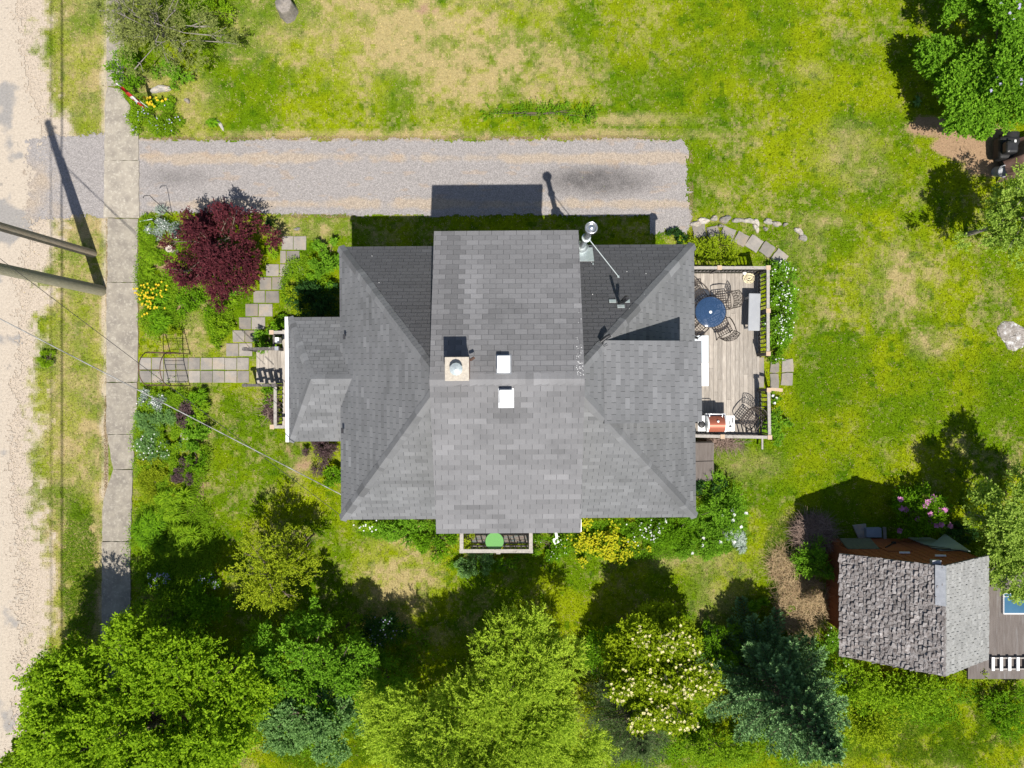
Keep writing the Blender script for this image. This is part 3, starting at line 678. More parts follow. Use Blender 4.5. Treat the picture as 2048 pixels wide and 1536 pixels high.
# stove pipe with brace
X0, Y0 = 2.07, 4.0
mb = MB(); mb.tube([(X0, Y0, 3.6), (X0, Y0, 6.45)], .088, 20); sp = mb.build('stove_pipe', M['steel'], house)
mb = MB(); mb.lathe((X0, Y0, 6.45), [(.10, 0), (.10, .08), (.155, .09), (.168, .14), (.155, .20), (.13, .2), (.13, .12), (.105, .12), (.10, .2), (.03, .235), (.001, .24)], 28); mb.build('pipe_cap', M['steel'], sp)
mb = MB(); mb.lathe((X0, Y0, 3.68), [(.26, 0), (.235, .06), (.15, .28), (.098, .42)], 28); mb.build('base_cone', M['galv'], sp)
mb = MB(); mb.lathe((X0, Y0, 4.1), [(.13, 0), (.17, .02), (.092, .10)], 24); mb.build('storm_collar', M['galv'], sp)
mb = MB(); mb.lathe((X0, Y0, 5.35), [(.088, 0), (.125, .0), (.125, .03), (.088, .03)], 28); mb.build('pipe_clamp', M['galv'], sp)
tl = Matrix.Rotation(-math.atan((AZ-ZE)/4.09), 3, 'X')
mb = MB(); q = onfront(2.17, 3.78); mb.box(q+Vector((0, .035, .035)), (.52, .62, .012), tl)
for dx in (-.19, .22): mb.box(onfront(2.17+dx, 3.46)+Vector((0, .03, .035)), (.03, .09, .01), tl)
mb.build('flashing', M['galv'], sp)
mb = MB(); e = P(1238, 555, 4.49); mb.tube([(X0+.09, Y0-.06, 5.37), e+Vector((0, 0, .04))], .014, 8); mb.tube([(X0+.09, Y0-.05, 5.37), P(1160, 502, 4.0)], .006, 6); mb.box(e+Vector((0, 0, .03)), (.06, .09, .012), tl); mb.build('brace', M['galv'], sp)
# plumbing mast on the front slope
mb = MB(); q = P(1240, 608, 5.17); mb.tube([q-Vector((0, 0, .05)), q+Vector((.02, -.03, .6)), q+Vector((.06, .0, 1.0))], .042, 10); mb.tube([q+Vector((0, 0, .2)), q+Vector((.12, .12, .42)), q+Vector((.17, .13, .45))], [.03, .05, .02], 8); ms_ = mb.build('mast', M['black'], house)
mb = MB()
for dx, dy in ((-.19, .04), (.19, .04)): mb.box(onfront(q.x+dx, q.y+dy)+Vector((0, .02, .03)), (.19, .12, .012), tl)
mb.box(onfront(q.x+.02, q.y-.12)+Vector((0, .02, .03)), (.2, .12, .012), tl)
mb.build('mast_bracket', M['galv'], ms_)
# hook where the dormer meets the hip
mb = MB(); q = P(1213, 676, 6.22); mb.tube([q+Vector((-.15, -.12, .02)), q+Vector((0, 0, .05)), q+Vector((.1, .05, .04))], .05, 8); mb.tube([q, q+Vector((-.1, -.16, .03)), q+Vector((-.06, -.24, .04)), q+Vector((.04, -.2, .06))], .009, 6); mb.build('hook', M['black'], house)
# downspout elbow on the back corner
mb = MB(); e = P(1112, 1079, .35); mb.tube([(1.15, -3.76, 3.1), (1.15, -3.76, .8), (1.25, -3.9, .5), e], .05, 8); mb.box(e+Vector((-.05, -.05, 0)), (.18, .2, .06), .5); mb.build('downspout', M['white_metal'], house)
house.rotation_euler = (0, 0, ang)

# ------------------------------------------------------------------ railings
def rail_part(parent, a, b, z0, z1, n, post='both', cap_w=.11, top='railwood', bal='black_matte', low=True, spare=.025):
    a = Vector((a[0], a[1], 0)); b = Vector((b[0], b[1], 0)); d = (b-a).normalized()
    mb = MB(); mb.bar(a+Vector((0, 0, z1)), b+Vector((0, 0, z1)), cap_w, .038); mb.build('top_rail', M[top], parent)
    mb = MB(); mb.bar(a+Vector((0, 0, z1-.07)), b+Vector((0, 0, z1-.07)), .04, .09); mb.bar(a+Vector((0, 0, z0+.12)), b+Vector((0, 0, z0+.12)), .04, .09); mb.build('lower_rail', M['darkwood'], parent)
    L = (b-a).length; me = None
    for k in range(n):
        p = a+d*(L*(k+.7)/(n+.4))
        if me is None:
            mb = MB(); mb.box((0, 0, (z1-z0)/2), (.036, .036, z1-z0-.06)); o = mb.build('baluster', M['darkwood'], parent, local=True); me = o
        else: o = me.copy(); C.objects.link(o)
        o.location = Vector((p.x, p.y, z0))-wl(parent)+Vector((0, 0, .0))
def post(parent, x, y, z0, z1, w_=.11, mat_='darkwood', cap='newwood'):
    mb = MB(); mb.bbox(x-w_/2, x+w_/2, y-w_/2, y+w_/2, z0, z1); o = mb.build('post', M[mat_], parent)
    mb = MB(); mb.box((x, y, z1+.012), (w_+.035, w_+.035, .024)); mb.build('post_cap', M[cap], o)

# garden deck
dk = empty('deck', (6.8, 1, 0), 'weathered grey board deck with railings on the garden side of the house', 'deck')
DZ = .5; dx1 = 8.50; dy1 = 3.80; dy0 = -1.80
mb = MB(); x = 5.0; rd = random.Random(4)
while x < dx1:
    x2 = min(x+.148, dx1); a = dy0; cut = rd.uniform(-.6, 2.6)
    for s0, s1 in ((dy0, cut), (cut+.006, dy1)): mb.bbox(x, x2-.007, s0, s1, DZ-.035, DZ+rd.uniform(-.002, .002), rd.random())
    x = x2
mb.build('deck_boards', M['deckwood'], dk)
mb = MB(); mb.bbox(4.95, dx1-.02, dy0+.02, dy1-.02, DZ-.22, DZ-.045); mb.build('joists', M['darkwood'], dk)
rz = DZ+.92; rx = 8.46
rail_part(dk, (5.15, 3.84), (rx, 3.84), DZ, rz, 26, cap_w=.10)
rail_part(dk, (rx, 3.84), (rx, 1.0), DZ, rz, 20, cap_w=.10)
rail_part(dk, (rx+.02, -.20), (rx+.05, -1.76), DZ, rz, 10, cap_w=.10)
rail_part(dk, (rx+.05, -1.76), (5.2, -1.70), DZ, rz, 22, cap_w=.10)
for x, y in ((rx, 3.84), (6.85, 3.84), (rx, 2.42), (rx, 1.0), (rx+.02, -.20), (rx+.05, -1.76), (6.95, -1.74)): post(dk, x, y, 0, rz+.02)
mb = MB(); mb.bar((rx+.06, -.17, rz), (rx+.55, -.2, rz-.2), .1, .04); mb.build('handrail', M['newwood'], dk); post(dk, rx+.5, -.2, 0, rz-.22, .08)
mb = MB(); mb.bbox(8.5, 8.74, -.12, .92, .0, .26); mb.build('step', M['paver'], dk)
mb = MB(); mb.bbox(8.62, 8.68, -2.26, -1.84, .3, .36); mb.build('ledge', M['railwood'], dk)

# white chest by the house wall on the deck
ct = empty('storage_chest', (5.9, .7, DZ), 'low white chest with one pale blue and one white lid against the house wall', 'chest')
mb = MB(); mb.bbox(5.2, 6.62, -.04, 1.62, DZ, DZ+.32); mb.build('chest_body', M['white'], ct)
M['palelid'] = mat('pale_lid', (.50, .56, .60, 1), (.56, .61, .64, 1), 2, .4)
mb = MB(); mb.bbox(5.18, 6.65, .74, 1.64, DZ+.322, DZ+.36); mb.build('lid', M['palelid'], ct, label='pale blue grey lid')
mb = MB(); mb.bbox(5.18, 6.65, -.07, .725, DZ+.322, DZ+.36); mb.build('lid', M['white_metal'], ct, label='bright white lid')
# front porch
po = empty('front_porch', (-7.2, .4, 0), 'front porch with steps and dark handrails under the small hip roof', 'porch')
FX = -7.84
mb = MB(); x = FX
while x < -4.85: mb.bbox(x, x+.135, -1.45, 1.85, .62, .655, random.random()); x += .142
mb.build('porch_floor', M['deckwood'], po)
for k in range(3):
    x1 = FX-.36*k; mb = MB()
    for j in range(3): mb.bbox(x1-.355+j*.12, x1-.355+j*.12+.112, .02, 1.17, .62-.165*(k+1)-.035, .62-.165*(k+1), random.random())
    mb.build('step', M['deckwood'], po)
mb = MB(); mb.bbox(FX+.02, -4.82, -1.43, 1.83, -.1, .60); mb.build('porch_base', M['darkwood'], po)
for y in (1.17, -.04):
    mb = MB(); mb.bar((FX+.1, y, 1.50), (-9.02, y, 1.12), .09, .06); mb.build('handrail', M['darkwood'], po)
    mb = MB(); mb.bar((FX+.0, y, .95), (-8.95, y, .5), .05, .07); mb.build('lower_rail', M['darkwood'], po)
    for x, zt_ in ((-8.92, 1.14), (FX, 1.5)): post(po, x, y, 0, zt_, .09, 'darkwood', 'darkwood')
    for k in range(4): x = FX-.2-k*.22; mb = MB(); mb.box((x, y, .98-k*.07), (.14, .025, .85)); mb.build('baluster', M['darkwood'], po)
mb = MB(); mb.bar((FX+.02, -.1, 1.42), (FX+.02, -1.38, 1.42), .1, .045); mb.build('top_rail', M['railwood'], po)
for k in range(8): mb = MB(); mb.box((FX+.02, -.2-k*.15, .98), (.03, .03, .85)); mb.build('baluster', M['darkwood'], po)
mb = MB(); mb.bar((FX+.3, -.1, 1.0), (FX+.3, -1.38, 1.0), .05, .05); mb.build('lower_rail', M['darkwood'], po)
for x, y in ((-7.96, 1.71), (-7.94, -1.42)): post(po, x, y, 0, 1.38, .11, 'darkwood')
mb = MB(); mb.bar((-7.9, 1.71, 1.37), (-6.6, 1.71, 1.38), .1, .04); mb.build('side_rail', M['railwood'], po)
mb = MB(); mb.bar((-7.88, -1.42, 1.37), (-6.6, -1.42, 1.38), .1, .04); mb.build('side_rail', M['railwood'], po)
mb = MB(); mb.bar((-7.94, 1.64, 1.2), (-7.94, 1.25, 1.2), .06, .04); mb.build('side_rail', M['darkwood'], po)
for y in (1.80, -1.42):
    mb = MB(); mb.bbox(-6.81, -6.69, y-.06, y+.06, .6, 2.9); mb.build('column', M['white'], po)
mb = MB(); mb.bbox(-7.98, -7.78, 1.36, 1.56, .9, 1.2); mb.build('post_light', M['white'], po, bevel=.01)
mb = MB(); mb.box((-7.72, 1.17, 1.56), (.13, .13, .12)); mb.build('post_lantern', M['dull_steel'], po, bevel=.01)
# little back balcony
bd = empty('back_stoop', (-.3, -4.9, 0), 'small mossy wooden stoop with peeling white railings behind the house', 'stoop')
mb = MB(); y = -5.45
while y < -3.75: mb.bbox(-1.62, .60, y, y+.135, .62, .655, random.random()); y += .145
mb.build('stoop_floor', M['mossywood'], bd)
for a, b, n in (((-1.66, -3.75), (-1.66, -5.5), 8), ((-1.66, -5.5), (.62, -5.5), 12), ((.62, -5.5), (.62, -3.75), 8)): rail_part(bd, a, b, .65, 1.5, n, cap_w=.12)
for x, y in ((-1.66, -5.5), (.62, -5.5), (-.45, -5.53)): post(bd, x, y, 0, 1.5, .1, 'darkwood', 'railwood')
tb = empty('glass_table', tuple(P(989, 1083, 1.35).xy)+(.655,), 'round green reflecting glass table on the mossy back stoop', 'table')
mb = MB(); c0 = P(989, 1083, 1.38); mb.lathe(c0, [(.30, -.008), (.305, 0), (.30, .008)], 40); mb.build('table_top', M['greenglass'], tb)
mb = MB(); mb.lathe(c0, [(.30, -.02), (.315, -.01), (.315, .004), (.306, .004)], 40, ends=False); mb.build('rim', M['black'], tb)
for k in range(3):
    q = 2.1*k; mb = MB(); mb.tube([c0+Vector((.25*math.cos(q), .25*math.sin(q), -.02)), (c0.x+.3*math.cos(q), c0.y+.3*math.sin(q), .66)], .012); mb.build('leg', M['black'], tb)
# cellar hatch behind the deck
hs = empty('cellar_hatch', (5.6, -2.3, 0), 'dark grey sloping cellar hatch against the wall behind the deck', 'hatch')
mb = MB(); mb.add([(5.1, -2.0, .02), (5.1, -3.35, .02), (7.0-.05, -3.35, .02), (6.95, -2.0, .02), (5.1, -2.0, .75), (5.1, -3.35, .75), (6.95, -3.35, .3), (6.95, -2.0, .3)], [(4, 5, 6, 7), (0, 3, 2, 1), (0, 1, 5, 4), (1, 2, 6, 5), (2, 3, 7, 6), (3, 0, 4, 7)]); mb.build('hatch_box', M['flatroof'], hs)
mb = MB()
for y0, y1 in ((-2.64, -2.03), (-3.3, -2.67)): mb.slab([(5.12, y0, .785), (6.98, y0, .335), (6.98, y1, .335), (5.12, y1, .785)], .03)
mb.build('hatch_door', M['flatroof'], hs)
# ------------------------------------------------------------------ garden furniture
def cast_chair():
    t = empty('patio_chair', (0, 0, 0))
    mb = MB(); s = .24; n = 6
    for k in range(n+1):
        q = -s+2*s*k/n
        mb.box((q, 0, .43), (.02, 2*s, .014)); mb.box((0, q, .431), (2*s, .02, .013))
    mb.tube([(-s, -s, .43), (s, -s*.95, .43), (s+.03, 0, .425), (s, s*.95, .43), (-s, s, .43)], .014, 6, closed=True)
    mb.build('seat', M['bronze'], t)
    def bk(y, h): return Vector((-s-.02-(h*.32)-.07*(1-(y/.27)**2), y, .45+h))
    mb = MB(); ht = lambda y: .44+.06*(1-(y/.27)**2)
    mb.tube([bk(-.27, 0), bk(-.28, .2), bk(-.27, ht(.27))]+[bk(y, ht(y)) for y in np.linspace(-.2, .2, 7)]+[bk(.27, ht(.27)), bk(.28, .2), bk(.27, 0)], .015, 6)
    mb.tube([bk(y, .03) for y in np.linspace(-.27, .27, 8)], .012, 6); mb.tube([bk(y, .24) for y in np.linspace(-.27, .27, 8)], .01, 6)
    for y in np.linspace(-.2, .2, 6): mb.tube([bk(y, .03), bk(y, .24)], .009, 5)
    for h in (.1, .17): mb.tube([bk(y, h) for y in np.linspace(-.26, .26, 6)], .008, 5)
    for y in (-.18, -.06, .06, .18):
        pts = [bk(y+.05*math.cos(a_), .34+.075*math.sin(a_)) for a_ in np.linspace(0, 5.2, 10)]; mb.tube(pts, .009, 5)
        mb.tube([bk(y-.06, .25), bk(y, .33), bk(y+.05, .43)], .008, 5)
    mb.build('backrest', M['bronze'], t)
    for sy in (-1, 1):
        mb = MB(); mb.tube([bk(sy*.27, .22), (-.1, sy*.31, .66), (.12, sy*.31, .655), (.22, sy*.29, .62), (.24, sy*.26, .43)], [.012, .02, .022, .016, .012], 6); mb.build('armrest', M['bronze'], t)
        for sx in (-1, 1):
            mb = MB(); mb.tube([(sx*.22, sy*.22, .43), (sx*.25, sy*.24, .2), (sx*.31, sy*.27, 0)], [.018, .015, .018], 6); mb.build('leg', M['bronze'], t)
    return t
tab = P(1421, 624, 1.22)
spots = [((1447, 602), 178+8, 'open lattice metal chair on the right of the glass table, nearest the grey bench'),
         ((1446, 655), 118, 'open lattice metal chair below the glass table, nearest the white chest'),
         ((1396, 590), -42-10, 'open lattice metal chair above the glass table, half under the roof edge'),
         ((1394, 652), 45, 'open lattice metal chair left of the glass table, almost hidden by the roof edge'),
         ((1499, 841), 232, 'open lattice metal chair in the deck corner beside the barbecue')]
proto = cast_chair()
for i, ((px, py), deg, lab) in enumerate(spots):
    o = proto if i == 0 else copy_tree(proto)
    p = P(px, py, DZ+.43); o.location = (p.x, p.y, DZ); o.rotation_euler = (0, 0, R(deg))
    tag(o, lab, 'chair', 'cast metal chairs on the deck')
t = empty('dining_table', (tab.x, tab.y, DZ), 'round blue tinted glass table with an umbrella hole on the deck', 'table')
mb = MB(); mb.lathe(tab, [(.05, -.006), (.50, -.006), (.51, 0), (.50, .006), (.05, .006)], 48, ends=False); mb.build('table_top', M['blueglass'], t)
mb = MB(); mb.lathe(tab, [(.505, -.014), (.525, -.008), (.525, .004), (.512, .006)], 48, ends=False)
for rr in (.2, .35): mb.tube([tab+Vector((rr*math.cos(a_), rr*math.sin(a_), -.02)) for a_ in np.linspace(0, 6.283, 24, endpoint=False)], .009, 5, closed=True)
for k in range(8): q = k*math.pi/4; mb.tube([tab+Vector((.06*math.cos(q), .06*math.sin(q), -.02)), tab+Vector((.5*math.cos(q), .5*math.sin(q), -.02))], .008, 5)
mb.build('frame', M['bronze'], t)
mb = MB(); mb.lathe(tab, [(.048, .0), (.052, .012), (.03, .02), (.001, .022)], 16); mb.build('hole_plug', M['white_metal'], t)
for k in range(4):
    q = k*math.pi/2+.4; mb = MB(); mb.tube([tab+Vector((.40*math.cos(q), .40*math.sin(q), -.02)), Vector((tab.x+.25*math.cos(q), tab.y+.25*math.sin(q), DZ+.35)), Vector((tab.x+.38*math.cos(q), tab.y+.38*math.sin(q), DZ))], .016, 6); mb.build('leg', M['bronze'], t)
# grey bench
a = P(1508.5, 624, DZ+.5); t = empty('bench', (a.x, a.y, DZ), 'narrow grey moulded bench beside the balusters of the deck', 'bench')
mb = MB(); mb.box(a, (.40, 1.26, .05), R(-1.5)); mb.build('seat', M['grey_plastic'], t, bevel=.024)
for dx, dy in ((-.15, -.5), (.15, -.5), (-.15, .5), (.15, .5)):
    mb = MB(); mb.box((a.x+dx, a.y+dy, DZ+.237), (.05, .07, .474)); mb.build('leg', M['grey_plastic'], t)
# hose
c0 = P(1497, 557, DZ+.02); mb = MB(); rd = random.Random(8); pts = []
for k in range(150):
    a_ = k*.42; r_ = .10+.07*math.sin(k*.13)+rd.uniform(-.01, .01); pts.append((c0.x+(r_+.02)*math.cos(a_)*1.1, c0.y+r_*math.sin(a_), c0.z+.006*(k/15)+rd.uniform(0, .01)))
pts += [(c0.x+.2, c0.y+.1, c0.z), (c0.x+.32, c0.y+.22, c0.z+.3)]
mb.tube(pts, .0085, 5)
M['hose'] = mat('hose', (.66, .56, .30, 1), (.72, .66, .5, 1), 8, .5)
tag(mb.build('hose', M['hose']), 'loosely coiled pale yellow hose on the deck boards in the corner', 'hose')
mb = MB(); c0 = P(1488, 546, DZ); mb.lathe(c0, [(.06, 0), (.07, .05), (.055, .1), (.001, .11)], 16); tag(mb.build('lid', M['white_metal']), 'small round white tub lid beside the coiled hose', 'lid')
# barbecue
b0 = P(1434, 847, DZ+.9); t = empty('barbecue', (b0.x, b0.y, DZ), 'gas barbecue with a copper red hood and white side shelves', 'barbecue')
bx, by = b0.x, b0.y; hz = DZ+.86
mb = MB(); mb.bbox(bx-.36, bx+.32, by-.24, by+.26, DZ+.12, hz-.06); mb.build('cabinet', M['black'], t, bevel=.01)
mb = MB(); n = 14; pr = [(by-.27+.52*k/n, hz+.26*math.sin(math.pi*min(1, (k/n)*.86+.10))**.7) for k in range(n+1)]
def hood(mb, xa, xb, s=1.0):
    vs = []; 
    for x in (xa, xb):
        for y, z in pr: vs.append((x, by+(y-by)*s, hz-.02+(z-hz+.02)*s))
        vs += [(x, pr[-1][0], hz-.03), (x, pr[0][0], hz-.03)]
    m = n+3; fs = [(i, i+1, m+i+1, m+i) for i in range(m-1)]+[(m-1, 0, m, 2*m-1)]+[tuple(range(m))[::-1], tuple(range(m, 2*m))]
    mb.add(vs, fs)
hood(mb, bx-.30, bx+.22); hd = mb.build('hood', M['copper'], t)
mb = MB(); hood(mb, bx-.36, bx-.303, 1.02); hood(mb, bx+.223, bx+.28, 1.02); mb.build('hood_end', M['white_metal'], hd)
mb = MB(); mb.tube([(bx-.27, by+.22, hz+.12), (bx-.27, by+.30, hz+.14), (bx-.22, by+.315, hz+.145), (bx+.10, by+.315, hz+.145), (bx+.15, by+.30, hz+.14), (bx+.15, by+.22, hz+.12)], .016, 10); mb.build('handle', M['steel'], hd)
mb = MB(); mb.lathe((bx-.02, by+.08, hz+.245), [(.035, 0), (.04, .01), (.001, .014)], 16); mb.build('thermometer', M['white_metal'], hd)
mb = MB(); mb.bbox(bx-.36, bx+.30, by+.245, by+.33, hz-.16, hz-.02); mb.build('control_panel', M['dull_steel'], t)
mb = MB(); mb.bbox(bx+.285, bx+.60, by-.26, by+.26, hz-.035, hz); s_ = mb.build('side_shelf', M['white_metal'], t, bevel=.01)
mb = MB(); mb.bbox(bx-.62, bx-.365, by-.26, by+.26, hz-.035, hz); s2 = mb.build('side_shelf', M['white_metal'], t, bevel=.01)
mb = MB(); mb.lathe((bx-.50, by-.03, hz+.002), [(.115, 0), (.115, .02), (.06, .03), (.001, .03)], 20); mb.bar((bx-.52, by+.1, hz+.04), (bx-.42, by-.12, hz+.04), .02, .01); mb.build('burner', M['black'], s2)
mb = MB(); mb.tube([(bx+.40, by+.13, hz+.012), (bx+.44, by-.06, hz+.014)], .012, 6); mb.box((bx+.45, by-.1, hz+.012), (.08, .05, .02), .3); mb.tube([(bx+.52, by+.18, hz+.012), (bx+.52, by+.02, hz+.012)], .014, 6); mb.build('utensils', M['black'], s_)
for dx in (-.3, .26):
    for dy in (-.2, .2): mb = MB(); mb.tube([(bx+dx, by+dy-.03, DZ+.06), (bx+dx, by+dy+.03, DZ+.06)], .06, 14); mb.build('wheel', M['black_matte'], t)

# ------------------------------------------------------------------ shed
sd_ = empty('shed', tuple(P(1790, 1210).xy)+(0,), 'red brown garden shed with curled pale shingles and a metal ridge patch', 'shed')
RZs, EZs = 4.15, 2.6
eTL, eBL = P(1680, 1106, EZs), P(1678, 1311, EZs); rT, rB = P(1889, 1133, RZs), P(1887, 1353, RZs); eTR, eBR = P(1977, 1116, EZs+.28), P(1976, 1319, EZs+.28)
# keep each slope plane true
eTL.y = rT.y = (eTL.y+rT.y)/2; eTR.y = eTL.y; eBL.y = rB.y = (eBL.y+rB.y)/2; eBR.y = eBL.y; eTL.x = eBL.x = (eTL.x+eBL.x)/2; rT.x = rB.x = (rT.x+rB.x)/2; eTR.x = eBR.x = (eTR.x+eBR.x)/2
mb = MB(); bs = MB()
shingles(mb, bs, [eTL, eBL, rB, rT], eTL, eBL, T=.15, E=.115, gap=.012, butt=.012, curl=.055, seed=51, drop=.07); mb.build('roof_slope', M['old_shingle'], sd_, label='roof slope of dark curled and lifted shingles')
mb = MB(); shingles(mb, bs, [eTR, eBR, rB, rT], eBR, eTR, T=.19, E=.125, gap=.01, butt=.011, curl=.022, seed=52, drop=.07); mb.build('roof_slope', M['old_shingle_pale'], sd_, label='pale smoother roof slope'); bs.build('roof_boards', M['darkwood'], sd_)
sL = (rT-eTL).normalized(); sR = (rT-eTR).normalized()
mb = MB(); caps(mb, rB, rT, -sL, -sR, E=.15, wd=.11, lift=.03, seed=8, lot=.5); mb.build('ridge_caps', M['old_shingle'], sd_)
mb = MB(); up_ = Vector((0, 0, .075)); q0 = rT+up_+Vector((0, .02, 0)); q1 = rT.lerp(rB, .36)+up_
mb.slab([q0, q1, q1-sL*.26, q0-sL*.26], .01, .5); mb.slab([q0, q1, q1-sR*.05, q0-sR*.05], .01); mb.build('ridge_flashing', M['dull_steel'], sd_)
wxa, wxb, wya, wyb = P(1652, 1077).x, eTR.x-.15, P(1700, 1077).y, eBL.y+.25
mb = MB(); hw = lambda x: (EZs+(x-eTL.x)/(rT.x-eTL.x)*(RZs-EZs) if x < rT.x else RZs-(x-rT.x)/(eTR.x-rT.x)*(RZs-EZs-.28))-.10
wya2 = wya
poly = [(wxa, 0), (wxb, 0), (wxb, hw(wxb)), (rT.x, hw(rT.x)), (wxa, hw(wxa))]; m = 5
mb.add([(x, wya, z) for x, z in poly]+[(x, wyb, z) for x, z in poly], [tuple(range(m))[::-1], tuple(range(m, 2*m))]+[(i, (i+1) % m, m+(i+1) % m, m+i) for i in range(m)])
mb.build('wall', M['redwall'], sd_)
mb = MB()
for k in range(14): x = wxa+.1+k*(wxb-wxa-.2)/13; mb.bbox(x-.012, x+.012, wya, wya+.012, .02, hw(x)-.02)
for k in range(12): y = wyb+.1+k*(wya-wyb-.2)/11; mb.bbox(wxa-.012, wxa, y-.012, y+.012, .02, hw(wxa)-.02)
mb.build('batten', M['redwall'], sd_)
# propped-open shutter on the north wall
q = P(1712, 1090, 1.5); mb = MB(); mb.slab([(q.x-.30, wya+.02, 1.62), (q.x+.72, wya+.02, 1.62), (q.x+.72, wya+.23, 1.0), (q.x-.30, wya+.23, 1.0)], .06)
sh_ = mb.build('shutter', M['palegreen'], sd_); 
M['shutterdark'] = mat('shutter_dark', (.06, .07, .065, 1), (.09, .10, .09, 1), 8, .6); sh_.data.materials[0] = M['shutterdark']
mb = MB(); mb.tube([(q.x-.25, wya+.01, .9), (q.x-.25, wya+.2, 1.05)], .012, 6); mb.build('prop', M['rust'], sh_)
mb = MB(); mb.bbox(q.x+.8, q.x+1.6, wya+.0, wya+.03, .05, 1.95); dd = mb.build('door', M['redwall'], sd_)
mb = MB(); mb.tube([(q.x+.95, wya+.05, 1.55), (q.x+1.5, wya+.07, 1.0)], .018, 6); mb.box((q.x+1.52, wya+.08, .98), (.12, .06, .09)); mb.build('latch', M['black'], dd)
for dx, z in ((1.15, 2.3), (2.05, 2.7)): mb = MB(); mb.bar((q.x+dx-.16, wya+.06, z), (q.x+dx+.16, wya+.06, z+.02), .05, .04); mb.build('cleat', M['white'], sd_)
mb = MB(); mb.box((rT.x-.1, wya+.12, RZs-.25), (.26, .2, .14)); mb.build('vent', M['dull_steel'], sd_)
mb = MB(); mb.tube([(wxb-.9, wya+.05, 1.7), (wxb-.3, wya+.1, 2.2), (wxb-.1, wya+.06, 2.3)], .02, 6); mb.tube([(wxb-1.0, wya+.06, 1.2), (wxb-.4, wya+.08, 1.9)], .012, 6); mb.build('hanging_tools', M['black'], sd_)
mb = MB(); mb.bbox(wxb-.75, wxb+.02, wya+.015, wya+.05, .05, 1.9); mb.slab([(wxb-.62, wya+.06, 1.2), (wxb+.1, wya+.06, 2.1), (wxb+.2, wya+.30, .6)], .03); mb.build('side_panel', M['palegreen'], sd_)
# lean-to at its right with blue skylight
lt = empty('lean_to', tuple(P(2030, 1250).xy)+(0,), 'low flat brown roofed lean-to at the right side of the shed', 'lean-to')
lz = 2.1; a = P(1978, 1150, lz); b = P(2150, 1358, lz); x0l = wxb+.03
mb = MB(); mb.bbox(x0l, b.x, b.y, a.y, lz-.08, lz); mb.build('roof', M['flatroof'], lt)
mb = MB(); mb.bbox(x0l+.1, b.x-.1, b.y+.15, a.y-.15, 0, lz-.082); mb.build('wall', M['redwall'], lt)
a = P(2008, 1187, lz+.12); b2 = P(2110, 1229, lz+.12)
mb = MB(); mb.bbox(a.x, b2.x, b2.y, a.y, lz+.002, lz+.10); sk = mb.build('skylight', M['white'], lt); mb = MB(); mb.bbox(a.x+.02, b2.x, b2.y+.04, a.y-.12, lz+.102, lz+.11); mb.bbox(a.x+.02, b2.x, a.y-.10, a.y-.02, lz+.102, lz+.11); mb.build('pane', M['bluepane'], sk)
# white ladder on that roof
a = P(1986, 1318, lz+.15); b2 = P(2150, 1340, lz+.15)
ld = empty('ladder', (a.x, a.y, lz), 'white wooden ladder lying flat on the lean-to roof', 'ladder')
for y in (a.y, b2.y): mb = MB(); mb.bbox(a.x, b2.x, y-.02, y+.02, lz+.01, lz+.08); mb.build('rail', M['railwood'], ld)
for k in range(7): x = a.x+.03+k*.265; mb = MB(); mb.bbox(x-.045, x+.045, b2.y-.04, a.y+.04, lz+.085, lz+.12); mb.build('rung', M['white'], ld)
# doorstep slabs
mb = MB(); mb.prism([P(*q)[:2] for q in ((1704, 1050), (1731, 1047), (1733, 1076), (1716, 1077))], -.02, .05); tag(mb.build('stone_slab', M['stone'], bevel=.01), 'worn grey brown flat stone left of the blue slab at the shed', 'slab')
mb = MB(); mb.prism([P(x, y, .2)[:2] for x, y in ((1733, 1057), (1763, 1056), (1764, 1075), (1733, 1075))], .0, .2); tag(mb.build('step_slab', M['slate'], bevel=.01), 'smooth blue grey step slab in front of the shed', 'slab')
mb = MB(); mb.prism([P(*q)[:2] for q in ((1765, 1054), (1771, 1054), (1772, 1077), (1766, 1077))], -.02, .05); tag(mb.build('edging_stone', M['stone']), 'narrow stone just right of the blue grey step slab', 'stone')

# ------------------------------------------------------------------ stones and stepping slabs
lab = ['first square slab at the driveway end of the curved stepping path', 'second slab of the curved path, shaded by the leafy shrub', 'third slab of the curved path, below the stone edging', 'fourth slab of the curved stepping path', 'fifth slab of the curved path, beside the dry grass', 'sixth slab of the curved path, next to last', 'last slab of the curved path, nearest the deck corner']
for i, (px, py, s_, r_) in enumerate(((1398, 462, 25, 8), (1426, 464, 22, 12), (1455, 468, 26, -22), (1482, 478, 24, -30), (1508, 487, 27, -34), (1534, 499, 25, -36), (1559, 515, 26, -38))):
    mb = MB(); c0 = P(px, py); h = s_*G/2; pts = []
    rd = random.Random(i)
    for k in range(4):
        q0 = Vector(((-h, -h), (h, -h), (h, h), (-h, h))[k]); q1 = Vector(((h, -h), (h, h), (-h, h), (-h, -h))[k])
        for j in range(4): p = q0.lerp(q1, j/4)+Vector((rd.uniform(-.012, .012), rd.uniform(-.012, .012))); a_ = R(r_); pts.append((c0.x+p.x*math.cos(a_)-p.y*math.sin(a_), c0.y+p.x*math.sin(a_)+p.y*math.cos(a_)))
    mb.prism(pts, -.05, .035, rd.random()); tag(mb.build('stepping_slab', M['paver'], bevel=.008), lab[i], 'paving slab', 'stepping slabs curving to the deck')
lab = ['upper inner slab against the deck opening', 'lower inner slab against the deck opening', 'upper outer slab on the lawn beyond the deck opening', 'lower outer slab on the lawn beyond the deck opening']
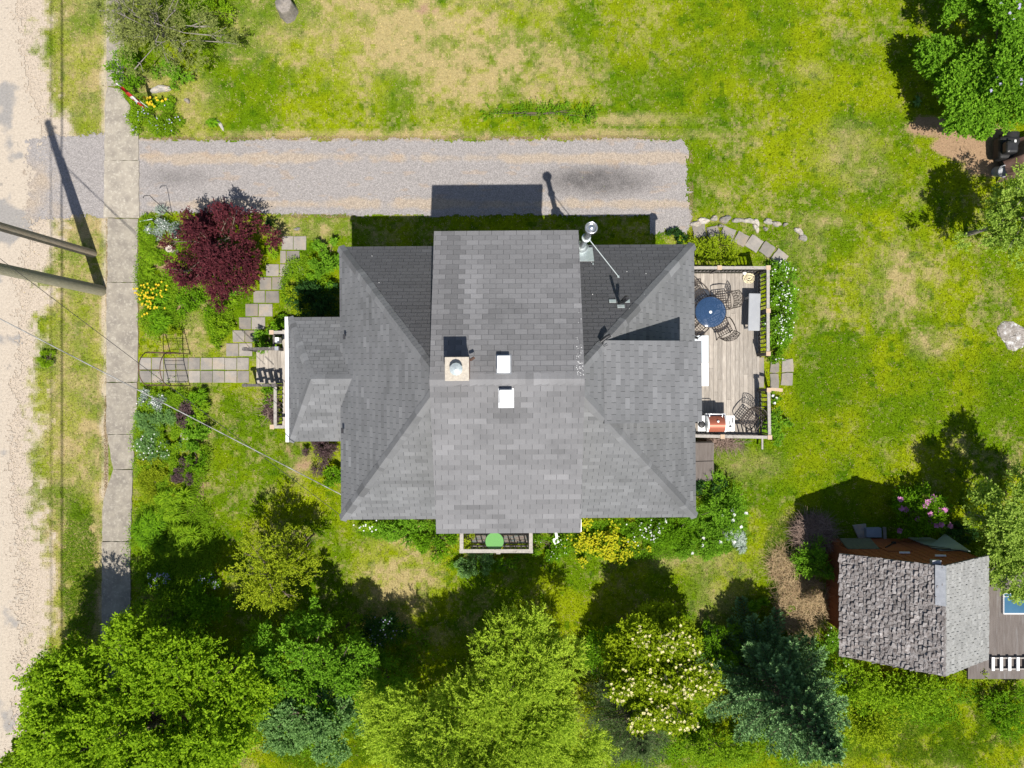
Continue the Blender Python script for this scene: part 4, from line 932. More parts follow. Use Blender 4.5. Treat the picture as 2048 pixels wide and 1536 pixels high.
for i, q in enumerate(((1540, 712, 1557, 745), (1540, 747, 1557, 778), (1563, 718, 1586, 744), (1562, 746, 1585, 771))):
    x0, y0, x1, y1 = q; mb = MB(); rd = random.Random(i+20); j = lambda: rd.uniform(-1.2, 1.2)
    mb.prism([P(x+j(), y+j())[:2] for x, y in ((x0, y0), ((x0+x1)/2, y0), (x1, y0), (x1, (y0+y1)/2), (x1, y1), ((x0+x1)/2, y1), (x0, y1), (x0, (y0+y1)/2))], -.05, .03, rd.random()); tag(mb.build('paving_slab', M['paver'], bevel=.01), lab[i], 'paving slab', 'slabs at the deck opening')
def rock(name, px, py, rx, ry, h, rot, seed, m, lbl, cat='stone', group=None, z0=0):
    g = np.random.default_rng(seed); V = []; n1, n2 = 14, 7; c0 = P(px, py)
    for i in range(n2+1):
        th = math.pi*.5*i/n2
        for k in range(n1):
            a_ = 2*math.pi*k/n1; w_ = 1+.22*math.sin(a_*2+seed)+.14*math.sin(a_*3+seed*2)+g.normal(0, .04)
            sq = math.cos(th)**.45; x = rx*G*w_*sq*math.cos(a_); y = ry*G*w_*sq*math.sin(a_); a2 = R(rot)
            V.append((c0.x+x*math.cos(a2)-y*math.sin(a2), c0.y+x*math.sin(a2)+y*math.cos(a2), z0-.04+(h+.04)*math.sin(th)**.8+g.normal(0, .008)))
    fs = [(i*n1+k, i*n1+(k+1) % n1, (i+1)*n1+(k+1) % n1, (i+1)*n1+k) for i in range(n2) for k in range(n1)]+[tuple(range(n2*n1, n2*n1+n1))]
    mb = MB(); mb.add(V, fs, random.random()); return tag(mb.build(name, M[m]), lbl, cat, group)
arc = [(1392, 448, 9, 5, 20), (1407, 442, 11, 5, 12), (1428, 437, 7, 4, 0), (1450, 439, 10, 6, 0), (1476, 441, 10, 4, -5), (1498, 442, 10, 5, -5), (1513, 445, 4, 7, 10), (1512, 457, 4, 7, 20), (1536, 443, 9, 4, -12), (1553, 448, 8, 4, -25), (1570, 449, 4, 3, 0), (1598, 463, 8, 5, -40), (1606, 476, 6, 6, 10), (1531, 458, 4, 3, 0), (1441, 452, 6, 2, 0)]
lb = ['pale stone at the driveway end of the arc', 'flat white stone, second in the arc', 'small grey stone, third in the arc', 'rounded blue grey stone in the arc', 'long tan stone in the arc above the third slab', 'broad tan stone in the middle of the arc', 'upright narrow stone at the kink of the arc', 'narrow stone pointing down from the arc', 'flat brownish stone right of the kink', 'dark edged flat stone before the gap in the arc', 'tiny stone alone in the gap of the arc', 'grey oval stone near the far end of the arc', 'round pale stone at the far end of the arc', 'small white pebble inside the arc', 'thin tan stone chip above the third slab']
for i, (px, py, a, b, r_) in enumerate(arc): rock('edging_stone', px, py, a*1.2, b*1.25, .09, r_, i+3, 'stone', lb[i], 'stone', 'stones edging the curved path')
rock('ash_pile', 2028, 671, 34, 27, .05, 20, 4, 'ash', 'heap of white and grey ash on the lawn at the right', 'ash heap')
rock('hummock', 322, 179, 17, 8, .16, 10, 8, 'stone', 'low tan boulder between the flag and the small shrub', 'hummock')  # raised lump modelled for a patch of bare tan soil
rock('rock', 375, 202, 5, 5, .1, 0, 9, 'stone', 'small white rock right of the flower mound', 'rock')
rock('flat_stone', 441, 250, 4, 12, .05, 28, 10, 'stone', 'thin pale flat stone on the grass above the driveway', 'stone')
rock('flat_stone', 594, 458, 7, 3, .04, 0, 12, 'stone', 'small tan flat stone in the grass left of the house', 'stone')
# stump, pole and flag
sp_ = P(577, 26); mb = MB(); g = random.Random(3); n = 22
prof = [(.34, 0), (.31, .15), (.29, .42), (.28, .58), (.26, .62), (.001, .61)]
mb.lathe((sp_.x, sp_.y, 0), prof, n)
for i, p in enumerate(mb.V): a_ = math.atan2(p[1]-sp_.y, p[0]-sp_.x); k = 1+.07*math.sin(3*a_)+.05*math.sin(7*a_+1); mb.V[i] = (sp_.x+(p[0]-sp_.x)*k, sp_.y+(p[1]-sp_.y)*k, p[2]+.04*math.sin(2*a_))
tag(mb.build('tree_stump', M['greybark']), 'tall grey weathered tree stump on the dry lawn', 'stump')
fb = P(303, 220); t = empty('flag_pole', (fb.x, fb.y, 0), 'short pale pole standing in the flower bed by the sidewalk', 'flag pole')
mb = MB(); mb.tube([(fb.x, fb.y, 0), (fb.x, fb.y, 2.15)], .016, 8); mb.lathe((fb.x, fb.y, 2.15), [(.02, 0), (.03, .02), (.001, .05)], 10); mb.build('pole', M['white_metal'], t)
# limp flag: red, white with red leaf, red, folded around its hoist
NU, NV = 26, 18; V = []; wd_, hl = .52, 1.05
for j in range(NV+1):
    for i in range(NU+1):
        u = i/NU; v_ = j/NV
        x = .02+u*.32*(1-.35*(1-v_))+.03*math.sin(u*14+v_*2); y = -.07*math.sin(u*11+v_*1.5)-.05*u; z = 2.08-v_*hl-u*.28+.02*math.sin(u*9)
        V.append((fb.x+x*.75-.1*u*v_, fb.y+y-x*.6, z))
red, wht, lf = [], [], []
for j in range(NV):
    for i in range(NU):
        f = (j*(NU+1)+i, j*(NU+1)+i+1, (j+1)*(NU+1)+i+1, (j+1)*(NU+1)+i); u = (i+.5)/NU; v_ = (j+.5)/NV
        k = .25 < v_ < .75
        leaf = k and abs(u-.5)+abs(v_-.5)*1.6 < .2
        (red if not k else (lf if leaf else wht)).append(f)
fl = empty('flag', (fb.x, fb.y, 1.1), 'limp red and white flag hanging from the short pole', 'flag')
used = lambda fs: (np.array(V), np.array(fs))
for nm, fs, m_ in (('red_bands', red, 'red'), ('white_band', wht, 'flagwhite'), ('leaf_emblem', lf, 'red')):
    npmesh(nm, *used(fs), M[m_], fl, smooth=True)
# utility poles, street wires, service lines to the house
def pole(px, py, top, lean, m, lbl, r0=.16, r1=.11):
    p = P(px, py); t = empty('utility_pole', (p.x, p.y, 0), lbl, 'utility pole', 'wooden poles at the roadside')
    tp = Vector((p.x+lean[0], p.y+lean[1], top)); mb = MB(); pts = [p.lerp(tp, k/12) for k in range(-1, 13)]; mb.tube(pts, [r0+(r1-r0)*max(0, k)/12 for k in range(-1, 13)], 20); mb.build('shaft', M[m], t); return t, tp
t1, tp1 = pole(186, 507, 6.7, (-.30, .0), 'polewood', 'brown wooden utility pole, the upper of the two leaning over the road', .14, .125)
t2, tp2 = pole(203, 581, 11.9, (-.42, .0), 'greenpole', 'tall greenish weathered utility pole, the lower of the two', .19, .125)
mb = MB(); mb.tube([tp2+Vector((-.05, 0, -.35)), tp2+Vector((.28, 0, -.35))], .03, 6); mb.build('bracket', M['steel'], t2)
def wire(name, a, b, r, sag, m, lbl, n=24):
    a = Vector(a); b = Vector(b); mb = MB(); mb.tube([a.lerp(b, k/n)-Vector((0, 0, 4*sag*(k/n)*(1-k/n))) for k in range(n+1)], r, 6); tag(mb.build(name, m), lbl, 'cable')
for dx, z, r_, lb_ in ((.30, 10.6, .032, 'overhead street cable on the house side, throwing a thin line of shadow'), (.02, 11.4, .016, 'overhead street cable on the road side of the pole tops')):
    X = P(123, 768).x+.124*z+ (0 if dx > .1 else -.38-.0); wire('street_cable', (X, 60, z), (X, -60, z), r_, 0, M['wire'], lb_, 8)
e = P(688, 992, 3.35)
wire('service_cable', tp2+Vector((0, 0, -2.6)), e, .014, .0, M['service'], 'twisted grey service cable running down to the house wall')
wire('phone_line', tp1+Vector((0, 0, -.15)), P(690, 1037, 3.42), .008, 0, M['wire'], 'thin black line running down to the lower left house corner')

# garden arch at the front walk
ar = empty('garden_arch', tuple(P(350, 741).xy)+(0,), 'rusty metal garden arch over the front walk', 'garden arch')
xA, xB = P(341, 0).x, P(380, 0).x; yT_, yB_ = P(0, 708).y, P(0, 771).y
def hoop(x, k):
    pts = [(x, yB_, -.1), (x, yB_, 1.5)]; r_ = (yT_-yB_)/2
    pts += [(x, (yT_+yB_)/2-r_*math.cos(a_), 1.5+.62*math.sin(a_)) for a_ in np.linspace(.15, math.pi-.15, 14)]+[(x, yT_, 1.5), (x, yT_, -.1)]
    mb = MB(); mb.tube(pts, .016, 6); mb.build('hoop', M['rust'], ar)
hoop(xA, 0); hoop(xB, 1)
mb = MB(); r_ = (yT_-yB_)/2
for a_ in (.35, 1.5, 2.75): mb.tube([(xA, (yT_+yB_)/2-r_*math.cos(a_), 1.5+.62*math.sin(a_)), (xB, (yT_+yB_)/2-r_*math.cos(a_), 1.5+.62*math.sin(a_))], .009, 5)
for y in (yT_, yB_):
    for z in (.3, .7, 1.1, 1.5): mb.tube([(xA, y, z), (xB, y, z)], .008, 5)
    mb.tube([((xA+xB)/2, y, 0), ((xA+xB)/2, y, 1.5)], .007, 5)
mb.build('cross_bar', M['rust'], ar)
# small garden things
c0 = P(338, 497, .45); mb = MB(); mb.lathe((c0.x, c0.y, 0), [(.12, 0), (.13, .1), (.08, .2), (.09, .35), (.13, .45), (.12, .47), (.07, .4), (.001, .38)], 20); tag(mb.build('garden_urn', M['cap_concrete']), 'round pale stone urn left of the dark red maple', 'urn')
c0 = P(371, 870, .25); mb = MB(); mb.lathe((c0.x, c0.y, 0), [(.1, 0), (.05, .1), (.05, .2), (.16, .25), (.17, .27), (.12, .25), (.001, .235)], 22); tag(mb.build('bird_bath', M['stone']), 'small grey round bird bath in the lower flower bed', 'bird bath')
mb = MB(); a = P(345, 470); a = P(345, 418); mb.tube([(a.x, a.y-.25, 0), (a.x, a.y, 1.35), (a.x-.03, a.y+.08, 1.5), (a.x-.2, a.y+.06, 1.52), (a.x-.27, a.y, 1.46)], .012, 6); tag(mb.build('shepherd_hook', M['black']), 'black shepherd hook standing at the bed corner near the driveway', 'hook')
mb = MB(); a = P(303, 440, .35); b = P(335, 459, .3); mb.tube([(a.x, a.y, .35), (b.x, b.y, .3)], .012, 6); mb.tube([(a.x, a.y, 0), (a.x, a.y, .35)], .012, 6); tag(mb.build('metal_stake', M['black']), 'thin black metal stake leaning in the grey leaved plants', 'stake')
mb = MB(); a = P(280, 443, .2); b = P(305, 438, .2); mb.tube([(a.x, a.y, .2), (b.x, b.y, .2)], .016, 6); tag(mb.build('white_rod', M['galv']), 'short pale rod lying at the top of the front bed', 'rod')
# covered machine and bucket at the right edge
cv = empty('covered_tractor', tuple(P(2040, 300).xy)+(0,), 'black garden tractor half covered with a brown tarpaulin at the right edge', 'tractor')
c0 = P(2012, 298, .5); mb = MB(); mb.bbox(c0.x-.28, c0.x+.9, c0.y-.36, c0.y+.42, .2, .62); mb.build('body', M['black_matte'], cv, bevel=.1)
mb = MB(); mb.box((c0.x-.05, c0.y-.05, .78), (.4, .42, .3)); mb.build('seat', M['black'], cv, bevel=.08)
for dy in (-.42, .46):
    mb = MB(); mb.tube([(c0.x+.25, c0.y+dy-.12, .3), (c0.x+.25, c0.y+dy+.12, .3)], .3, 20); mb.build('wheel', M['black_matte'], cv)
mb = MB(); mb.box((c0.x+.0, c0.y+.12, .95), (.06, .08, .02)); mb.build('badge', M['white_metal'], cv)
g = np.random.default_rng(2); nx, ny = 26, 26; t0 = P(2024, 345, .8); V = []
for j in range(ny):
    for i in range(nx):
        u, v_ = i/(nx-1), j/(ny-1); x = t0.x+u*1.3-.0*v_+(.28*v_*(v_ > .5)); y = t0.y-.12+v_*1.35
        z = .95+.35*math.sin(min(1, u*2.2)*1.57)*math.sin(math.pi*min(1, .12+v_*.9))-.55*max(0, .18-u)/.18-.5*max(0, .12-v_)/.12+.05*math.sin(u*9+v_*7)+.035*math.sin(v_*19-u*6); V.append((x+.06*math.sin(v_*9), y, z))
Fq = [(j*nx+i, j*nx+i+1, (j+1)*nx+i+1, (j+1)*nx+i) for j in range(ny-1) for i in range(nx-1)]
npmesh('tarpaulin', V, Fq, M['tarp'], cv)
c0 = P(2012, 333, .5); mb = MB(); mb.lathe((c0.x, c0.y-.03, 0), [(.17, 0), (.2, .42), (.21, .44), (.185, .44), (.17, .3), (.001, .28)], 24, axis=Vector((-.05, -.25, 1))); tag(mb.build('bucket', M['grey_plastic']), 'round grey bucket beside the covered tractor', 'bucket')
# ------------------------------------------------------------------ foliage
LM = {}
def lm(k, dark, light, **kw): LM[k] = leafmat('leaf_'+k, dark, light, **kw)
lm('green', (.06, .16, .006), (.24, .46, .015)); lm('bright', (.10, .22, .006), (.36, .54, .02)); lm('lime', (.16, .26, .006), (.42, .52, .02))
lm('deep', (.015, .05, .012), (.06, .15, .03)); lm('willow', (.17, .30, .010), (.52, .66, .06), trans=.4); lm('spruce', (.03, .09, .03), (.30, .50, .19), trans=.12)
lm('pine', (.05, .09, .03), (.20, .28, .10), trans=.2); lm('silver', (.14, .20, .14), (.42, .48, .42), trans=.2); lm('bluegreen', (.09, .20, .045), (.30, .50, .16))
lm('maple', (.03, .009, .013), (.16, .036, .045), trans=.2); lm('purple', (.05, .03, .035), (.17, .11, .11), trans=.2); lm('lilac', (.07, .19, .008), (.28, .52, .035))
lm('yellowgreen', (.18, .28, .008), (.46, .52, .03)); lm('apple', (.15, .27, .02), (.46, .60, .11)); lm('straw', (.20, .13, .07), (.50, .38, .22), trans=.15); lm('juniper', (.09, .115, .03), (.30, .34, .09), trans=.2)
lm('twig', (.10, .065, .05), (.30, .22, .18), trans=0); lm('meadow', (.09, .20, .006), (.32, .50, .02))
def flm(k, col, tr=.2): LM[k] = leafmat('petal_'+k, tuple(c*.75 for c in col), col, trans=tr)
flm('white', (.82, .82, .80)); flm('yellow', (.75, .55, .03)); flm('mauve', (.62, .26, .50)); flm('cream', (.75, .68, .36)); flm('spurge', (.52, .50, .02)); flm('lavender', (.50, .47, .68)); flm('pink', (.70, .50, .56))
def unit(a): return a/(np.linalg.norm(a, axis=1, keepdims=True)+1e-9)
def leaf_quads(Pn, D, L, W, g, upb=.6, fold=0):
    n = len(Pn); D = unit(D)
    N0 = g.normal(size=(n, 3)); N0[:, 2] += upb*2
    S = unit(np.cross(D, N0)); L = np.broadcast_to(L, n)[:, None]; W = np.broadcast_to(W, n)[:, None]
    m = Pn+D*L*.45
    V = np.stack([Pn, m+S*W*.5, Pn+D*L, m-S*W*.5], 1).reshape(-1, 3)
    return V, np.arange(n*4).reshape(-1, 4)
def twig_leaves(O, D, ln, k, L, W, g, spread=.9, upb=.6, sag=.1, vb=None):
    """k leaves along each twig; returns quads and v"""
    n = len(O); D = unit(D); t = np.tile(np.linspace(.15, 1, k), n); i = np.repeat(np.arange(n), k)
    ln = np.broadcast_to(ln, n)
    Pn = O[i]+D[i]*(t*ln[i])[:, None]; Pn[:, 2] -= sag*t**2*ln[i]
    side = g.normal(size=(len(i), 3)); Dl = D[i]*(1-spread*.5)+unit(side)*spread*.75; Dl[:, 2] += .05
    V, Fc = leaf_quads(Pn, Dl, L*g.uniform(.6, 1.25, len(i)), W*g.uniform(.7, 1.2, len(i)), g, upb)
    v = g.random(len(i))*.55+.25*(vb[i] if vb is not None else .5)+.35*t*g.random(len(i))
    return V, Fc, np.clip(v, 0, 1)
def crown(c, r, nclump, ntw, k, L, W, seed, cs=.30, tl=.9, spread=.9, upb=.6, sag=.1, lo=-.25, gap=.0, shape=None, inner=.35, rough=.22, holes=(), boughs=0, bsize=.34):
    g = np.random.default_rng(seed); c = np.array(c); r = np.array(r)
    d = unit(g.normal(size=(nclump*3, 3))); d = d[d[:, 2] > lo][:nclump]; m = len(d)
    lob = 1+rough*np.sin(d[:, 0]*5+seed)*np.cos(d[:, 1]*4+seed*1.7)+g.normal(0, rough*.5, m)
    f = np.where(g.random(m) < inner, g.uniform(.25, .7, m), g.uniform(.72, 1.0, m))*lob
    K = c+d*f[:, None]*r
    if boughs:
        bd = unit(g.normal(size=(boughs*3, 3))); bd = bd[bd[:, 2] > lo][:boughs]; nb_ = len(bd)
        bc = c+bd*(np.where(g.random(nb_) < .3, g.uniform(.25, .5, nb_), g.uniform(.62, .92, nb_)))[:, None]*r*(1-bsize*.18)
        j = g.integers(0, nb_, m); dd = unit(g.normal(size=(m, 3))+bd[j]*.5+np.array([0, 0, .5])); br = bsize*g.uniform(.75, 1.25, nb_)[j]
        K = bc[j]+dd*(g.uniform(.75, 1.05, m)*br)[:, None]*np.array([r[0], r[1], r[2]])*np.array([1, 1, .9])
    keep = np.ones(m, bool)
    for hx, hy, hr in holes:
        hp = P(hx, hy, c[2]+r[2]*.7); keep &= np.hypot(K[:, 0]-hp.x, K[:, 1]-hp.y) > hr*(H-c[2])/F
    K = K[keep]; m = len(K)
    R_ = r.mean(); cr = cs*R_*g.uniform(.55, 1.25, m)
    i = np.repeat(np.arange(m), ntw); n = len(i)
    o = unit(g.normal(size=(n, 3)))*(g.random(n)**.5*cr[i]*.75)[:, None]
    o[:, 2] *= .65
    O = K[i]+o; out = unit((O-c)/r); D = out*.8+unit(o)*.7+g.normal(size=(n, 3))*.35; D[:, 2] += .25
    vb = g.random(m)[i]
    if boughs: vb = vb*.5+g.random(nb_)[j][keep][i]*.5
    V, Fc, v = twig_leaves(O, D, tl*cr[i]*g.uniform(.5, 1.1, n), k, L, W, g, spread, upb*1.7, sag, vb)
    return V, Fc, v, K
def limbs(base, top, K, r0, seed, n=14, rt=.02):
    rd = random.Random(seed); mb = MB(); base = Vector(base); top = Vector(top)
    mid = base.lerp(top, .5)+Vector((rd.uniform(-.1, .1), rd.uniform(-.1, .1), 0))
    tr = [base-Vector((0, 0, .1)), base.lerp(mid, .6), mid, top]; mb.tube(tr, [r0*1.25, r0, r0*.8, r0*.35], 12)
    for j in rd.sample(range(len(K)), min(n, len(K))):
        k = Vector(K[j]); t = rd.uniform(.35, .95); s = (base.lerp(mid, t*2) if t < .5 else mid.lerp(top, t*2-1))
        m = s.lerp(k, .5)+Vector((rd.uniform(-.15, .15), rd.uniform(-.15, .15), rd.uniform(0, .2)))
        mb.tube([s, m, k], [r0*.4, r0*.22, rt], 7)
        for q in range(3):
            e = k+Vector((rd.uniform(-1, 1), rd.uniform(-1, 1), rd.uniform(-.2, .6)))*.35; mb.tube([m.lerp(k, .7), e], [rt*.8, rt*.25], 5)
    return mb
def flowers(name, Pn, size, npet, m, parent, seed, up=.9):
    g = np.random.default_rng(seed); n = len(Pn); i = np.repeat(np.arange(n), npet); a = np.tile(np.arange(npet)*2*np.pi/npet, n)+g.random(n)[i]*6
    D = np.stack([np.cos(a), np.sin(a), g.uniform(.05, up, len(i))], 1)
    V, Fc = leaf_quads(Pn[i], D, size*g.uniform(.8, 1.2, len(i)), size*.85, g, 2.0)
    return npmesh(name, V, Fc, LM[m], parent, v=g.random(len(i)))
def tops(V, g, n, cut=.6):
    """positions on the sunny top of a foliage mesh"""
    z = V[:, 2]; k = np.where(z > np.quantile(z, cut))[0]; p = V[g.choice(k, n)]; p = p+np.array([0, 0, .03]); return p
def tree(name, label, px, py, zc, r, leaf, nclump, ntw, k, L, W, seed, bark='bark', r0=.12, cat='tree', fl=None, group=None, trunk_n=16, lean=(0, 0), **kw):
    c = P(px, py, zc); base = Vector((c.x-lean[0], c.y-lean[1], 0)); t = empty(name, tuple(base), label, cat, group)
    V, Fc, v, K = crown(c, r, nclump, ntw, k, L, W, seed, **kw)
    V[:, 2] = np.maximum(V[:, 2], .03)
    npmesh('crown', V, Fc, LM[leaf], t, v=v)
    limbs(base, (c.x, c.y, zc+r[2]*.45), K, r0, seed, trunk_n).build('trunk', M[bark], t)
    if fl:
        for nm, m_, n_, sz, pet, cut in fl: flowers(nm, tops(V, np.random.default_rng(seed+5), n_, cut), sz, pet, m_, t, seed)
    return t
def shrub(label, px, py, rx, ry, h, leaf, seed, name='shrub', dens=1.0, L=.07, W=.035, fl=None, cat='shrub', group=None, spread=.9, upb=.8, k=7, stem='bark', z0=0, sag=.1, cs=.38, tw_mat=None, region=None):
    c = P(px, py, z0+h*.5); s = (H-z0-h*.5)/F; r = (rx*s, ry*s, h*.62); t = empty(name, (c.x, c.y, z0), label, cat, group)
    area = math.pi*r[0]*r[1]; n = int(area*dens*3000/(L*W/.00245)/k)+10; nc = max(8, int(area*9)+6); ntw = max(3, n//nc)
    V, Fc, v, K = crown((c.x, c.y, z0+h*.38), r, nc, ntw, k, L, W, seed, cs=cs, tl=.8, spread=spread, upb=upb, sag=sag, lo=-.1, rough=.16)
    V[:, 2] = np.maximum(V[:, 2], z0+.02)
    npmesh('foliage', V, Fc, LM[leaf], t, v=v)
    mb = MB(); rd = random.Random(seed)
    for j in range(min(10, len(K))): kk = Vector(K[j]); mb.tube([(c.x+rd.uniform(-.05, .05), c.y+rd.uniform(-.05, .05), z0-.03), (c.x*.5+kk.x*.5, c.y*.5+kk.y*.5, z0+(kk.z-z0)*.6), kk], [.014, .010, .005], 5)
    mb.build('stems', M[stem], t)
    if fl:
        for nm, m_, n_, sz, pet, cut in fl: flowers(nm, tops(V, np.random.default_rng(seed+5), n_, cut), sz, pet, m_, t, seed)
    return t
def blade_clump(label, px, py, rx, ry, h, leaf, seed, n=None, wd=.022, name='daylily_clump', fl=None, cat='plant', group=None, nc=None, z0=0, stiff=0.0):
    g = np.random.default_rng(seed); c = P(px, py, h*.4); s = (H-h*.4)/F; rx *= s; ry *= s
    area = math.pi*rx*ry; n = n or int(area*700)+60; nc = nc or max(1, int(area*6)); t = empty(name, (c.x, c.y, z0), label, cat, group)
    cc = np.stack([c.x+(g.random(nc)-.5)*1.1*rx*(nc > 1), c.y+(g.random(nc)-.5)*1.1*ry*(nc > 1), np.full(nc, z0)], 1); i = g.integers(0, nc, n)
    a = g.uniform(0, 2*np.pi, n); ln = g.uniform(.45, 1.0, n); ex = (.55 if nc > 1 else 1.0)
    R_ = np.stack([np.cos(a)*rx*ex*ln, np.sin(a)*ry*ex*ln], 1); hh = h*g.uniform(.7, 1.1, n); S = np.stack([-np.sin(a), np.cos(a), 0*a], 1)*wd*g.uniform(.7, 1.3, n)[:, None]/2
    pts = []
    for tt, zz, ww in ((0, 0, .7), (.3, .8, 1), (.65, 1.0, .9), (1.0, .62+.3*stiff, .1)):
        q = cc[i].copy(); q[:, :2] += R_*tt+g.normal(0, .008, (n, 2)); q[:, 2] += hh*zz*(.7 if tt else 1); pts.append((q-S*ww, q+S*ww))
    V = np.stack([x for p in pts for x in p], 1).reshape(-1, 3); b = np.arange(n)[:, None]*8
    Fc = np.concatenate([b+np.array([[0, 1, 3, 2]]), b+np.array([[2, 3, 5, 4]]), b+np.array([[4, 5, 7, 6]])], 0)
    v = np.tile(g.random(n), 3)
    npmesh('blades', V, Fc, LM[leaf], t, v=v)
    if fl:
        for nm, m_, n_, sz, pet, cut in fl:
            pp = np.stack([c.x+g.normal(0, rx*.42, n_), c.y+g.normal(0, ry*.5, n_), np.full(n_, z0+h*1.15)+g.normal(0, .05, n_)], 1); flowers(nm, pp, sz, pet, m_, t, seed)
    return t
def spruce(name, label, px, py, z, Rr, seed, leaf='spruce', tiers=20, nb=10, nl=.08, nw=.03, twl=.5):
    g = np.random.default_rng(seed); tip = P(px, py, z); t = empty(name, (tip.x, tip.y, 0), label, 'tree')
    O = []; D = []; Ln = []; Us = []; mb = MB(); mb.tube([(tip.x, tip.y, -.1), (tip.x, tip.y, z*.5), (tip.x, tip.y, z)], [.16, .10, .012], 10)
    for i in range(tiers):
        f = i/(tiers-1); zz = .25+(z-.35)*f; rr = Rr*(1-f)**.85+.10
        m = max(4, int(nb*(1-.45*f)))
        for j in range(m):
            a = 2*math.pi*(j+.5*(i % 2))/m+g.normal(0, .12)+i*.37; L_ = rr*g.uniform(.72, 1.12); up_ = -.10+.75*f+g.normal(0, .05)
            d = np.array([math.cos(a), math.sin(a), up_]); d /= np.linalg.norm(d); p0 = np.array([tip.x, tip.y, zz]); sd = np.array([-math.sin(a), math.cos(a), 0])
            mb.tube([p0, p0+d*L_*.5, p0+d*L_+np.array([0, 0, .06*L_])], [.022*(1-f)+.008, .012, .004], 5)
            ns = max(3, int(L_/.17))
            for q in range(ns):
                u = .25+.75*q/ns; pp = p0+d*L_*u+np.array([0, 0, .06*L_*u*u])
                for sgn in (-1, 1):
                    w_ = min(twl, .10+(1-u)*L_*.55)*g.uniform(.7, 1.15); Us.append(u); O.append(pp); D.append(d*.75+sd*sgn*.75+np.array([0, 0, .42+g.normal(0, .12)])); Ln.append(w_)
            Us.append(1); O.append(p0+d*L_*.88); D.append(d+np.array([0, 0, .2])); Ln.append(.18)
    O = np.array(O); D = unit(np.array(D)); Ln = np.array(Ln); k = 34
    k = 46; n = len(O); i = np.repeat(np.arange(n), k); tt = g.random(n*k); Pn = O[i]+D[i]*(Ln[i]*tt)[:, None]; sdv = unit(np.cross(D[i], g.normal(size=(n*k, 3))))
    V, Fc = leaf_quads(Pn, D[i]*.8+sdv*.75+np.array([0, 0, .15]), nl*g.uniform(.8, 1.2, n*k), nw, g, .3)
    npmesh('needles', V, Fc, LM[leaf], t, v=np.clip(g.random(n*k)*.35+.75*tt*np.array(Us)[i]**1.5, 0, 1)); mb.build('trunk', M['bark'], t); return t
def cover(name, label, blobs, n, h, L, W, leaf, seed, cat='ground cover', blade=False, mask=None):
    """low growth nobody could count"""
    g = np.random.default_rng(seed); Ar = np.array([b[2]*b[3] for b in blobs], float); j = g.choice(len(blobs), n, p=Ar/Ar.sum()); B = np.array([b[:4] for b in blobs], float)[j]
    a = g.uniform(0, 2*np.pi, n); r = np.sqrt(g.random(n))*(1+g.normal(0, .08, n)); px = B[:, 0]+B[:, 2]*r*np.cos(a); py = B[:, 1]+B[:, 3]*r*np.sin(a)
    X = (px-1024)*G; Y = (768-py)*G
    k = fbm(X, Y, .5, seed, 3) > .36; X, Y = X[k], Y[k]; n = len(X)
    hh = h*(.25+1.1*fbm(X, Y, .6, seed+3, 3))
    if blade:
        a = g.uniform(0, 2*np.pi, n); ln = g.uniform(.6, 1.2, n)*L; b = np.stack([X, Y, np.zeros(n)-.02], 1); D = np.stack([np.cos(a)*.6, np.sin(a)*.6, np.full(n, .75)], 1); S = np.stack([-np.sin(a), np.cos(a), 0*a], 1)*W/2
        V = np.stack([b-S, b+S, b+D*ln[:, None]], 1).reshape(-1, 3); Fc = np.arange(3*n).reshape(-1, 3)
    else:
        Pn = np.stack([X, Y, hh*g.random(n)**.6], 1); D = g.normal(size=(n, 3)); D[:, 2] = np.abs(D[:, 2])*.4; V, Fc = leaf_quads(Pn, D, L*g.uniform(.6, 1.2, n), W, g, .9)
    vv = np.clip(g.random(len(Fc))*.7+.5*(fbm(X, Y, .8, seed+9, 2)-.3), 0, 1)
    return tag(npmesh(name, V, Fc, LM[leaf], v=vv), label, cat, kind='stuff')

# ---- trees
tree('willow_tree', 'large feathery yellow green willow at the bottom centre', 985, 1445, 2.5, (3.5, 3.45, 2.45), 'willow', 560, 30, 15, .095, .028, 101, r0=.2, cs=.12, spread=.75, upb=.8, sag=.1, tl=1.1, boughs=30, bsize=.30, trunk_n=24, lo=-.05)
tree('maple_tree', 'broad leafy green maple filling the bottom left corner over the sidewalk', 330, 1430, 2.9, (4.0, 2.9, 2.0), 'bright', 520, 34, 9, .095, .06, 102, r0=.16, cs=.12, boughs=46, bsize=.25, rough=.3, inner=.3, trunk_n=36, spread=.95, upb=.8)
tree('young_maple_tree', 'dark green leafy tree at the lower left edge beside the sandy road', 130, 1455, 2.4, (2.3, 2.0, 1.8), 'bright', 160, 32, 9, .095, .06, 103, r0=.1, cs=.15, boughs=14, rough=.3, upb=.8)
tree('ash_tree', 'bright green small leaved tree between the big maple and the willow', 625, 1320, 2.0, (1.75, 1.6, 1.5), 'lilac', 170, 32, 9, .075, .05, 104, r0=.08, cs=.15, boughs=13, rough=.28)
tree('honeysuckle_tree', 'blue green small leaved tree below the bright one, left of the willow', 650, 1425, 2.2, (1.7, 1.2, 1.4), 'bluegreen', 150, 34, 9, .065, .05, 105, r0=.08, cs=.15, boughs=13, rough=.25)
tree('flowering_elder', 'bushy tree covered with cream flower clusters right of the willow', 1300, 1330, 1.9, (1.75, 1.7, 1.6), 'lime', 330, 36, 8, .08, .055, 106, r0=.08, cs=.17, boughs=26, bsize=.3, rough=.2, fl=[('flowers', 'cream', 520, .055, 6, .82)])
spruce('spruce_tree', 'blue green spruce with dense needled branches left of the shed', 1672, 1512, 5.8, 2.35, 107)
spruce('pine_tree', 'shaded sparse pine at the bottom between willow and spruce', 1285, 1500, 3.2, 1.9, 108, leaf='pine', tiers=16, nb=8, nl=.08, nw=.01, twl=.4)
